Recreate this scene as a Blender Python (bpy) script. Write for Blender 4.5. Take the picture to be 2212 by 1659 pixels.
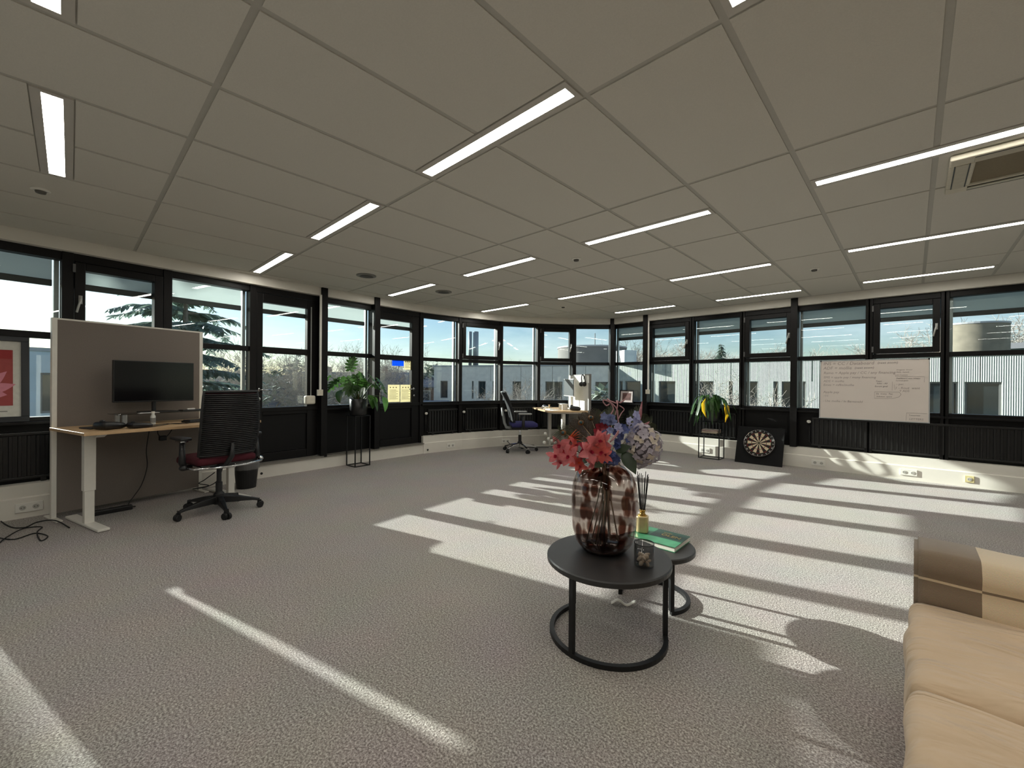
import bpy, math, random
from mathutils import Vector, Matrix, noise
R = math.radians
scene = bpy.context.scene
for o in list(bpy.data.objects): bpy.data.objects.remove(o)
col = scene.collection

# ---------------------------------------------------------------- camera
FPX, CAMZ = 908.54, 1.2486
YAW, PITCH, ROLL = -0.7610, -0.0022, 0.0078
cy_, sy_ = math.cos(YAW), math.sin(YAW)
right0 = Vector((cy_, -sy_, 0)); fwd0 = Vector((sy_, cy_, 0)); zup = Vector((0, 0, 1))
FWD = fwd0 * math.cos(PITCH) + zup * math.sin(PITCH)
U0 = -fwd0 * math.sin(PITCH) + zup * math.cos(PITCH)
RGT = right0 * math.cos(ROLL) + U0 * math.sin(ROLL)
UPV = -right0 * math.sin(ROLL) + U0 * math.cos(ROLL)
CAM = Vector((0, 0, CAMZ))
cd = bpy.data.cameras.new('camera'); cam = bpy.data.objects.new('camera', cd); col.objects.link(cam)
m3 = Matrix((RGT, UPV, -FWD)).transposed()
cam.matrix_world = Matrix.Translation(CAM) @ m3.to_4x4()
cd.sensor_fit = 'HORIZONTAL'; cd.sensor_width = 36.0; cd.lens = 36.0 * FPX / 2212.0; cd.clip_start = .05; cd.clip_end = 1000
scene.camera = cam

# ---------------------------------------------------------------- light of the place
SUN_AZ, SUN_EL = R(13.7), R(18.1)          # direction the light travels in plan, elevation
SKY_STRENGTH, SUN_STRENGTH, LAMP_STRENGTH = 0.16, 13.0, 27.0
w = bpy.data.worlds.new('sky'); scene.world = w; w.use_nodes = True
nt = w.node_tree; nt.nodes.clear()
def wn(t, **k):
    n = nt.nodes.new(t)
    for a, b in k.items(): setattr(n, a, b)
    return n
sky = wn('ShaderNodeTexSky', sky_type='NISHITA', sun_disc=False, sun_elevation=SUN_EL, sun_rotation=R(256.3), air_density=1.0, dust_density=0.3, ozone_density=2.5)
tc = wn('ShaderNodeTexCoord'); mp = wn('ShaderNodeMapping'); mp.inputs['Scale'].default_value = (1.2, 1.2, 5.0)
nz = wn('ShaderNodeTexNoise'); nz.inputs['Scale'].default_value = 2.6; nz.inputs['Detail'].default_value = 7; nz.inputs['Roughness'].default_value = .62
rp = wn('ShaderNodeValToRGB'); rp.color_ramp.elements[0].position = .42; rp.color_ramp.elements[1].position = .80
mxm = wn('ShaderNodeMix', data_type='RGBA', blend_type='MIX'); mxm.inputs[7].default_value = (8.0, 8.6, 9.0, 1)
mul = wn('ShaderNodeMath', operation='MULTIPLY'); mul.inputs[1].default_value = .55
bg = wn('ShaderNodeBackground'); bg.inputs['Strength'].default_value = SKY_STRENGTH; wo = wn('ShaderNodeOutputWorld')
L = nt.links.new
L(tc.outputs['Generated'], mp.inputs['Vector']); L(mp.outputs['Vector'], nz.inputs['Vector']); L(nz.outputs['Fac'], rp.inputs['Fac'])
L(rp.outputs['Color'], mul.inputs[0]); L(mul.outputs[0], mxm.inputs[0]); L(sky.outputs['Color'], mxm.inputs[6]); L(mxm.outputs[2], bg.inputs['Color']); L(bg.outputs[0], wo.inputs['Surface'])
sd = bpy.data.lights.new('sun', 'SUN'); sd.energy = SUN_STRENGTH; sd.angle = R(.55); sd.color = (1.0, .985, .92)
sun = bpy.data.objects.new('sun', sd); col.objects.link(sun)
travel = Vector((math.cos(SUN_AZ) * math.cos(SUN_EL), math.sin(SUN_AZ) * math.cos(SUN_EL), -math.sin(SUN_EL)))
sun.rotation_euler = travel.to_track_quat('-Z', 'Y').to_euler(); sun.location = (-20, -5, 12)
vs = scene.view_settings; vs.view_transform = 'Standard'; vs.look = 'None'; vs.exposure = 0.0; vs.gamma = 1.0; vs.use_curve_mapping = False

# ---------------------------------------------------------------- pixel helpers (photo is 2212 x 1659)
def ray(x, y): return RGT * ((x - 1106) / FPX) + UPV * ((829.5 - y) / FPX) + FWD
def atz(x, y, z=0.0): d = ray(x, y); return CAM + d * ((z - CAMZ) / d.z)
def aty(x, y, Y): d = ray(x, y); return CAM + d * (Y / d.y)
def atx(x, y, X): d = ray(x, y); return CAM + d * (X / d.x)
def atd(x, y, D): return CAM + ray(x, y) * D

# ---------------------------------------------------------------- mesh helpers
def T(o, label=None, cat=None, group=None, kind=None):
    if label: o['label'] = label
    if cat: o['category'] = cat
    if group: o['group'] = group
    if kind: o['kind'] = kind
    return o
def root(name, loc=(0, 0, 0), rz=0, label=None, cat=None, group=None, kind=None):
    o = bpy.data.objects.new(name, None); col.objects.link(o); o.empty_display_size = .1
    o.location = loc; o.rotation_euler = (0, 0, rz)
    return T(o, label, cat, group, kind)
class MB:
    def __init__(s): s.v = []; s.f = []
    def add(s, vs, fs, M=None):
        b = len(s.v)
        s.v += [tuple(M @ Vector(p)) for p in vs] if M is not None else [tuple(p) for p in vs]
        s.f += [tuple(i + b for i in f) for f in fs]; return s
    def box(s, x0, x1, y0, y1, z0, z1, M=None):
        vs = [(x, y, z) for z in (z0, z1) for y in (y0, y1) for x in (x0, x1)]
        return s.add(vs, [(0, 2, 3, 1), (4, 5, 7, 6), (0, 1, 5, 4), (2, 6, 7, 3), (0, 4, 6, 2), (1, 3, 7, 5)], M)
    def prism(s, poly, z0, z1, M=None):
        n = len(poly)
        vs = [(p[0], p[1], z0) for p in poly] + [(p[0], p[1], z1) for p in poly]
        fs = [tuple(range(n - 1, -1, -1)), tuple(range(n, 2 * n))] + [(i, (i + 1) % n, n + (i + 1) % n, n + i) for i in range(n)]
        return s.add(vs, fs, M)
    def lathe(s, prof, n=20, M=None, caps=True):
        vs = [(r * math.cos(2 * math.pi * k / n), r * math.sin(2 * math.pi * k / n), z) for r, z in prof for k in range(n)]
        fs = [(i * n + k, i * n + (k + 1) % n, (i + 1) * n + (k + 1) % n, (i + 1) * n + k) for i in range(len(prof) - 1) for k in range(n)]
        if caps: fs += [tuple(range(n - 1, -1, -1)), tuple(range((len(prof) - 1) * n, len(prof) * n))]
        return s.add(vs, fs, M)
    def tube(s, pts, r, n=6, M=None, caps=True):
        pts = [Vector(p) for p in pts]; m = len(pts)
        rs = r if isinstance(r, (list, tuple)) else [r] * m
        vs = []; u = None
        for i, p in enumerate(pts):
            t = (pts[min(i + 1, m - 1)] - pts[max(i - 1, 0)])
            if t.length < 1e-9: t = Vector((0, 0, 1))
            t.normalize()
            if u is None: u = t.orthogonal().normalized()
            u = (u - t * u.dot(t)); u = u.normalized() if u.length > 1e-6 else t.orthogonal().normalized()
            q = t.cross(u)
            vs += [p + (u * math.cos(2 * math.pi * k / n) + q * math.sin(2 * math.pi * k / n)) * rs[i] for k in range(n)]
        fs = [(i * n + k, i * n + (k + 1) % n, (i + 1) * n + (k + 1) % n, (i + 1) * n + k) for i in range(m - 1) for k in range(n)]
        if caps: fs += [tuple(range(n - 1, -1, -1)), tuple(range((m - 1) * n, m * n))]
        return s.add(vs, fs, M)
    def ball(s, c, r, n=10, m=6, sc=(1, 1, 1), M=None):
        prof = [(max(1e-4, math.sin(math.pi * i / m)), -math.cos(math.pi * i / m)) for i in range(m + 1)]
        b = MB().lathe(prof, n)
        vs = [(c[0] + p[0] * r * sc[0], c[1] + p[1] * r * sc[1], c[2] + p[2] * r * sc[2]) for p in b.v]
        return s.add(vs, b.f, M)
    def mesh(s, name):
        me = bpy.data.meshes.new(name); me.from_pydata(s.v, [], s.f); me.update(); return me
    def build(s, name, mat, parent=None, smooth=False, bevel=0, loc=None, rot=None, seg=2):
        me = s.mesh(name); me.materials.append(mat)
        if smooth: me.polygons.foreach_set('use_smooth', [True] * len(me.polygons))
        o = bpy.data.objects.new(name, me); col.objects.link(o); o.parent = parent
        if loc is not None: o.location = loc
        if rot is not None: o.rotation_euler = rot
        if bevel:
            b = o.modifiers.new('bevel', 'BEVEL'); b.width = bevel; b.segments = seg; b.limit_method = 'ANGLE'
        return o
def inst(src, name=None, parent=None, loc=None, rot=None, scale=None):
    o = src.copy(); o.name = name or src.name.split('.')[0]; col.objects.link(o)
    if parent is not None: o.parent = parent
    if loc is not None: o.location = loc
    if rot is not None: o.rotation_euler = rot
    if scale is not None: o.scale = scale
    return o
def rbox(hx, hy, hz, r, n=8, bulge=0, wr=0, seed=0, top=1):
    """rounded box as vertices and faces, centre at origin, with optional bulge and cloth wrinkles"""
    b = MB(); h = (hx, hy, hz)
    for ax in range(3):
        for sg in (-1, 1):
            a1, a2 = (ax + 1) % 3, (ax + 2) % 3; vs = []
            for i in range(n + 1):
                for j in range(n + 1):
                    p = [0, 0, 0]; p[ax] = sg * h[ax]
                    p[a1] = h[a1] * math.sin((2 * i / n - 1) * math.pi / 2) if r > 0 else h[a1] * (2 * i / n - 1)
                    p[a2] = h[a2] * math.sin((2 * j / n - 1) * math.pi / 2) if r > 0 else h[a2] * (2 * j / n - 1)
                    q = Vector([max(-(h[k] - r), min(h[k] - r, p[k])) for k in range(3)])
                    d = Vector(p) - q
                    if d.length > 1e-9: q = q + d.normalized() * r
                    fx, fy = 1 - (q.x / hx) ** 2, 1 - (q.y / hy) ** 2
                    if q.z > 0: q.z += bulge * max(0, fx) ** .6 * max(0, fy) ** .6 * top
                    if wr: q += q.normalized() * wr * noise.noise(Vector((q.x * 5 + seed, q.y * 11, q.z * 6)))
                    vs.append(q)
            fs = []
            for i in range(n):
                for j in range(n):
                    f = (i * (n + 1) + j, (i + 1) * (n + 1) + j, (i + 1) * (n + 1) + j + 1, i * (n + 1) + j + 1)
                    fs.append(f if sg > 0 else f[::-1])
            b.add(vs, fs)
    return b
def leaf(Lh, W, curl=.25, fold=.15, n=6, shape='oval'):
    """a leaf or petal along +x, vertices and faces"""
    vs = []; fs = []
    for i in range(n + 1):
        t = i / n
        if shape == 'oval': wd = math.sin(math.pi * min(1, t * .96 + .03)) ** .8
        elif shape == 'heart': wd = (math.sin(math.pi * (t ** .62))) ** .7 if 0 < t < 1 else .02
        else: wd = math.sin(math.pi * (t ** .8)) if 0 < t < 1 else .02
        wd = max(.02, wd) * W / 2; x = Lh * t; z = -curl * Lh * t * t
        vs += [(x, -wd, z + fold * wd), (x, 0, z), (x, wd, z + fold * wd)]
    for i in range(n):
        a = 3 * i; fs += [(a, a + 3, a + 4, a + 1), (a + 1, a + 4, a + 5, a + 2)]
    return vs, fs
def frame_to(p, d, up=Vector((0, 0, 1)), roll=0):
    d = Vector(d).normalized(); y = up.cross(d)
    y = y.normalized() if y.length > 1e-4 else Vector((0, 1, 0)); z = d.cross(y)
    return Matrix.Translation(Vector(p)) @ Matrix((d, y, z)).transposed().to_4x4() @ Matrix.Rotation(roll, 4, 'X')

# ---------------------------------------------------------------- materials
def lin(c): return tuple((x / 255 / 12.92) if x / 255 <= .04045 else ((x / 255 + .055) / 1.055) ** 2.4 for x in c) + (1,)
MATS = {}
def mat(name, rgb, rough=.5, metal=0, var=.06, scale=30, bump=0, spec=.5, emit=0, alpha=None, trans=0, sheen=0, sss=0, coord='Object'):
    if name in MATS: return MATS[name]
    m = bpy.data.materials.new(name); m.use_nodes = True; n = m.node_tree.nodes; l = m.node_tree.links.new
    p = n['Principled BSDF']; c = lin(rgb)
    t = n.new('ShaderNodeTexCoord'); z = n.new('ShaderNodeTexNoise'); z.inputs['Scale'].default_value = scale; z.inputs['Detail'].default_value = 3
    l(t.outputs[coord], z.inputs['Vector'])
    r = n.new('ShaderNodeValToRGB'); r.color_ramp.elements[0].position = .3; r.color_ramp.elements[1].position = .7
    r.color_ramp.elements[0].color = tuple(x * (1 - var) for x in c[:3]) + (1,); r.color_ramp.elements[1].color = tuple(min(1, x * (1 + var)) for x in c[:3]) + (1,)
    l(z.outputs['Fac'], r.inputs['Fac']); l(r.outputs['Color'], p.inputs['Base Color'])
    p.inputs['Roughness'].default_value = rough; p.inputs['Metallic'].default_value = metal; p.inputs['Specular IOR Level'].default_value = spec
    if sheen: p.inputs['Sheen Weight'].default_value = sheen
    if emit:
        l(r.outputs['Color'], p.inputs['Emission Color']); p.inputs['Emission Strength'].default_value = emit
    if trans: p.inputs['Transmission Weight'].default_value = trans
    if alpha is not None: p.inputs['Alpha'].default_value = alpha
    if sss: p.inputs['Subsurface Weight'].default_value = sss; p.inputs['Subsurface Radius'].default_value = (.02, .02, .02)
    if bump:
        b = n.new('ShaderNodeBump'); b.inputs['Strength'].default_value = bump; b.inputs['Distance'].default_value = .01
        l(z.outputs['Fac'], b.inputs['Height']); l(b.outputs[0], p.inputs['Normal'])
    MATS[name] = m; return m
def leafmat(name, rgb, tr=.5, var=.2, scale=14):
    m = mat(name, rgb, .38, var=var, scale=scale)
    n = m.node_tree.nodes; l = m.node_tree.links.new
    if 'Translucent BSDF' not in n:
        tb = n.new('ShaderNodeBsdfTranslucent'); mx = n.new('ShaderNodeMixShader'); mx.inputs[0].default_value = tr
        rr = [q for q in n if q.type == 'VALTORGB'][0]
        l(rr.outputs['Color'], tb.inputs['Color']); l(n['Principled BSDF'].outputs[0], mx.inputs[1]); l(tb.outputs[0], mx.inputs[2])
        l(mx.outputs[0], n['Material Output'].inputs['Surface'])
    return m
def thin_glass(name, tint=(1, 1, 1), ior=1.45, rough=0.0, body=0.0):
    m = bpy.data.materials.new(name); m.use_nodes = True; n = m.node_tree.nodes; l = m.node_tree.links.new; n.clear()
    o = n.new('ShaderNodeOutputMaterial'); tr = n.new('ShaderNodeBsdfTransparent'); tr.inputs[0].default_value = tint + (1,)
    g = n.new('ShaderNodeBsdfGlossy'); g.inputs['Roughness'].default_value = rough
    lw = n.new('ShaderNodeLayerWeight'); lw.inputs['Blend'].default_value = .5; pw = n.new('ShaderNodeMath'); pw.operation = 'POWER'; pw.inputs[1].default_value = 4.5; fr = n.new('ShaderNodeMath'); fr.operation = 'MULTIPLY_ADD'; fr.inputs[1].default_value = .8; fr.inputs[2].default_value = .035
    l(lw.outputs['Facing'], pw.inputs[0]); l(pw.outputs[0], fr.inputs[0]); mx = n.new('ShaderNodeMixShader'); l(fr.outputs[0], mx.inputs[0]); l(tr.outputs[0], mx.inputs[1]); l(g.outputs[0], mx.inputs[2]); l(mx.outputs[0], o.inputs[0])
    MATS[name] = m; return m
BLACK = mat('black_frame_paint', (12, 10, 10), .42, scale=8, spec=.25)
BLACKM = mat('black_panel_paint', (9, 8, 8), .5, scale=6, spec=.25)
WHITE = mat('white_lacquer', (226, 222, 212), .45, var=.03, scale=5)
WHITEP = mat('white_plastic', (232, 230, 222), .4, var=.02)
CEILT = mat('ceiling_tile', (214, 211, 202), .95, var=.025, scale=160, bump=.12, spec=.1)
CEILG = mat('ceiling_grid', (184, 182, 174), .6, var=.02)
ALU = mat('aluminium', (176, 180, 182), .35, .7, var=.03)
CHROME = mat('chrome', (205, 206, 208), .12, 1, var=.02)
PLBLK = mat('black_plastic', (22, 22, 23), .42, scale=60, bump=.05)
PLDK = mat('dark_plastic', (34, 35, 37), .5, scale=60)
RUBBER = mat('black_rubber', (16, 16, 17), .7)
IRON = mat('black_iron', (26, 26, 27), .45, .3, scale=40, bump=.06)
GLASS = thin_glass('window_glass', (.93, .965, .955), 1.42)
# ================================================================ STRUCTURE
CEIL = 2.592
def carpet():
    m = bpy.data.materials.new('carpet'); m.use_nodes = True; n = m.node_tree.nodes; l = m.node_tree.links.new
    p = n['Principled BSDF']; t = n.new('ShaderNodeTexCoord')
    a = n.new('ShaderNodeTexNoise'); a.inputs['Scale'].default_value = 125; a.inputs['Detail'].default_value = 4; a.inputs['Roughness'].default_value = .75
    b = n.new('ShaderNodeTexNoise'); b.inputs['Scale'].default_value = 2.2; b.inputs['Detail'].default_value = 3
    v = n.new('ShaderNodeTexVoronoi'); v.inputs['Scale'].default_value = 150
    for q in (a, b, v): l(t.outputs['Object'], q.inputs['Vector'])
    r = n.new('ShaderNodeValToRGB'); e = r.color_ramp.elements
    e[0].position = .34; e[0].color = lin((88, 79, 73)); e[1].position = .66; e[1].color = lin((218, 212, 203))
    e2 = e.new(.5); e2.color = lin((156, 146, 139))
    l(a.outputs['Fac'], r.inputs['Fac'])
    mx = n.new('ShaderNodeMix'); mx.data_type = 'RGBA'; mx.blend_type = 'MULTIPLY'; mx.inputs[0].default_value = .22
    l(r.outputs['Color'], mx.inputs[6]); l(b.outputs['Color'], mx.inputs[7]); mx2 = n.new('ShaderNodeHueSaturation'); mx2.inputs['Saturation'].default_value = .75
    l(mx.outputs[2], mx2.inputs['Color']); l(mx2.outputs[0], p.inputs['Base Color'])
    p.inputs['Roughness'].default_value = 1; p.inputs['Specular IOR Level'].default_value = .1; p.inputs['Sheen Weight'].default_value = .15
    bp = n.new('ShaderNodeBump'); bp.inputs['Strength'].default_value = .35; bp.inputs['Distance'].default_value = .006
    ad = n.new('ShaderNodeMath'); ad.operation = 'ADD'; l(a.outputs['Fac'], ad.inputs[0]); l(v.outputs['Distance'], ad.inputs[1])
    l(ad.outputs[0], bp.inputs['Height']); l(bp.outputs[0], p.inputs['Normal']); return m
VL = [(-4.95, -4.0), (-5.22, -3.2), (-5.42, -2.4), (-5.58, -1.6), (-5.72, -.8), (-5.835, -.01), (-5.945, .755), (-6.05, 1.62), (-6.13, 2.51),
      (-6.185, 3.36), (-6.205, 4.27), (-6.12, 5.07), (-5.90, 5.93), (-5.54, 6.64), (-5.06, 7.2), (-4.5, 7.72)]
XR = [-4.5, -3.77, -2.915, -2.08, -1.33, -.45, .30, 1.15, 1.95, 2.8, 3.55, 4.3]
VR = [(x, 7.72) for x in XR]
ROOM = [Vector(p) for p in VL + VR[1:] + [(4.3, -4.0)]]     # clockwise seen from above
def offs(pts, d):
    """shift an open polyline outwards (to the left of its direction) by d"""
    P = [Vector(p) for p in pts]; out = []
    for i, p in enumerate(P):
        ns = []
        if i > 0: e = (p - P[i - 1]).normalized(); ns.append(Vector((-e.y, e.x)))
        if i < len(P) - 1: e = (P[i + 1] - p).normalized(); ns.append(Vector((-e.y, e.x)))
        nn = sum(ns, Vector((0, 0))).normalized(); out.append(p + nn * (d / max(.5, nn.dot(ns[0]))))
    return out
def sweep(pts, prof, closed=True):
    """profile = list of (outward offset, z) swept along a polyline"""
    b = MB(); m = len(prof); rows = [offs(pts, o) for o, z in prof]
    vs = [(rows[j][i].x, rows[j][i].y, prof[j][1]) for i in range(len(pts)) for j in range(m)]
    fs = [(i * m + j, (i + 1) * m + j, (i + 1) * m + (j + 1) % m, i * m + (j + 1) % m) for i in range(len(pts) - 1) for j in range(m if closed else m - 1)]
    if closed: fs += [tuple(range(m - 1, -1, -1)), tuple(range((len(pts) - 1) * m, len(pts) * m))]
    return b.add(vs, fs)
outer = offs(VL + VR[1:], .3)
FLOORP = [tuple(p) for p in outer] + [(4.6, -4.3), (-4.9, -4.3)]
T(MB().prism(FLOORP[::-1], -.25, 0).build('floor', carpet()), 'grey-brown heathered office carpet floor', 'floor', kind='structure')
ceiling = T(MB().prism(FLOORP[::-1], 2.597, 2.95).build('ceiling', CEILG), 'suspended grid ceiling with pale mineral tiles', 'ceiling', kind='structure')

# ceiling tiles on a 0.6 x 1.2 grid, cut by the fixtures and by the curved facade
AX = [-1.712 + .6 * k for k in range(-8, 11)]; BY = [.455 + 1.2 * k for k in range(-4, 7)]
ROWS = [-2.0, -.065, 1.58, 3.415, 5.35, 7.10]
COLX = [(-5.912, -4.712), (-4.112, -2.912), (-2.312, -1.112), (-.512, .688), (1.288, 2.488)]
inner = offs(VL + VR[1:], -.012)
CL = [Vector(p) for p in inner] + [Vector((4.28, -3.98)), Vector((-4.92, -3.98))]
def clip(poly):
    for i in range(len(CL)):
        a, b = CL[i], CL[(i + 1) % len(CL)]; e = b - a
        sd_ = lambda p: e.x * (p.y - a.y) - e.y * (p.x - a.x)      # inside is to the right: negative
        out = []
        for k in range(len(poly)):
            p, q = poly[k], poly[(k + 1) % len(poly)]; sp, sq = sd_(p), sd_(q)
            if sp <= 0: out.append(p)
            if sp * sq < 0: out.append(p + (q - p) * (sp / (sp - sq)))
        poly = out
        if len(poly) < 3: return []
    return poly
CASS = (.15, .75, 3.53, 4.13)
FIX = [(x0, x1, r - .078, r + .078) for r in ROWS for x0, x1 in COLX if not (r > 7 and x0 < -5)]
FIX = [f for f in FIX if not (f[0] < -5.5 and (f[2] > 6 or f[2] < 0))]
g = .014
for i in range(len(AX) - 1):
    for j in range(len(BY) - 1):
        x0, x1, y0, y1 = AX[i] + g, AX[i + 1] - g, BY[j] + g, BY[j + 1] - g
        ys = [(y0, y1)]
        for f in FIX:
            if f[0] - .05 < (x0 + x1) / 2 < f[1] + .05:
                ys = [s for a, b in ys for s in ([(a, b)] if f[3] < a or f[2] > b else [(a, f[2]), (f[3], b)]) if s[1] - s[0] > .03]
        for a, b in ys:
            pl = clip([Vector((x0, a)), Vector((x1, a)), Vector((x1, b)), Vector((x0, b))])
            if len(pl) > 2 and abs(sum(pl[k].x * pl[(k + 1) % len(pl)].y - pl[k].y * pl[(k + 1) % len(pl)].x for k in range(len(pl)))) > .004:
                MB().prism([tuple(p) for p in pl], CEIL, 2.5975).build('ceiling_tile', CEILT, ceiling)

# plain walls behind the photographer
T(MB().box(-5.3, 4.6, -4.3, -4.0, 0, 2.6).build('wall_back', mat('white_wall', (216, 212, 203), .9, scale=3)), 'plain white back wall', 'wall', kind='structure')
T(MB().box(4.3, 4.6, -4.0, 8.0, 0, 2.6).build('wall_side', MATS['white_wall']), 'plain white side wall', 'wall', kind='structure')

# white bulkhead under the ceiling and white trunking along the floor
prof_t = [(.25, 2.478), (0, 2.478), (0, 2.596), (.25, 2.596)]
T(sweep(VL, prof_t).build('trim_1', WHITE), 'white bulkhead strip above the curved window band', 'trim', kind='structure')
T(sweep(VR, prof_t).build('trim_2', WHITE), 'white bulkhead strip above the straight window wall', 'trim', kind='structure')
prof_b = [(.2, .0), (-.016, .0), (-.016, .178), (0, .188), (0, .30), (.2, .30)]
prof_d = [(.2, .0), (0, .0), (0, .168), (.2, .168)]
T(sweep(VL[:8], prof_b).build('baseboard_left', WHITE), 'white trunking at the floor behind the near desk', 'baseboard', kind='structure')
T(sweep(VL[7:11], prof_d).build('baseboard_left', WHITE), 'low white plinth below the two glazed doors', 'baseboard', kind='structure')
T(sweep(VL[10:], prof_b).build('baseboard_left', WHITE), 'white trunking curving along the far windows', 'baseboard', kind='structure')
T(sweep(VR, prof_b).build('baseboard_right', WHITE), 'white trunking along the straight window wall', 'baseboard', kind='structure')
T(sweep(VL[7:11], [(.2, .168), (-.03, .168), (-.03, .185), (.2, .185)]).build('trim_3', mat('grey_sill', (120, 116, 108), .45)), 'grey threshold strip under the glazed doors', 'trim', kind='structure')

# window bays
GL = .14
gv = offs(VL + VR[1:], GL); nL = len(VL) - 1
kinds = ['F', 'O', 'F', 'O', 'F', 'B', 'F', 'D', 'P', 'D', 'F', 'O', 'F', 'O', 'F'] + ['F', 'O', 'F', 'O', 'F', 'O', 'F', 'O', 'F', 'O', 'F']
desc = {5: 'tall opening window behind the grey partition top', 4: 'fixed window behind the framed red poster', 6: 'fixed window between partition and first door',
        8: 'fixed window behind the big monstera plant', 10: 'fixed window just past the door with notices', 11: 'opening window in the curved band seeing twin chimney pipes',
        12: 'fixed window above the grey swivel chair', 13: 'opening window above the far desk and its monitor', 14: 'last fixed window of the curved band at the corner',
        15: 'narrow fixed window with the small framed picture on its sill', 16: 'opening window right of the white cable duct by the corner', 17: 'fixed window behind the yellowing potted plant',
        18: 'opening window above the dartboard', 19: 'fixed window at the left end of the whiteboard', 20: 'opening window above the right half of whiteboard', 21: 'fixed window at the right picture edge seeing the concrete drum',
        3: 'opening window out of view left of the poster', 7: 'first black glazed door with white chain winder', 9: 'second black glazed door with paper notices'}
HANDLE = mat('grey_handle', (196, 196, 192), .3, .3)
FABRIC = bpy.data.materials.new('screen_fabric'); FABRIC.use_nodes = True
_n = FABRIC.node_tree.nodes; _l = FABRIC.node_tree.links.new; _n.clear()
_o = _n.new('ShaderNodeOutputMaterial'); _d = _n.new('ShaderNodeBsdfDiffuse'); _t = _n.new('ShaderNodeBsdfTranslucent'); _x = _n.new('ShaderNodeBsdfTransparent'); _a = _n.new('ShaderNodeMixShader'); _b = _n.new('ShaderNodeMixShader')
_w = _n.new('ShaderNodeTexWave'); _w.inputs['Scale'].default_value = 120; _c = _n.new('ShaderNodeValToRGB'); _tc = _n.new('ShaderNodeTexCoord')
_c.color_ramp.elements[0].color = lin((188, 198, 198)); _c.color_ramp.elements[1].color = lin((214, 222, 220))
_l(_tc.outputs['Object'], _w.inputs['Vector']); _l(_w.outputs['Fac'], _c.inputs['Fac'])
_l(_c.outputs[0], _d.inputs[0]); _l(_c.outputs[0], _t.inputs[0]); _a.inputs[0].default_value = .55; _b.inputs[0].default_value = .14
_l(_d.outputs[0], _a.inputs[1]); _l(_t.outputs[0], _a.inputs[2]); _l(_a.outputs[0], _b.inputs[1]); _l(_x.outputs[0], _b.inputs[2]); _l(_b.outputs[0], _o.inputs[0])
DARKBAR = mat('dark_bar', (46, 48, 52), .5)
wi = di = 0
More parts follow.
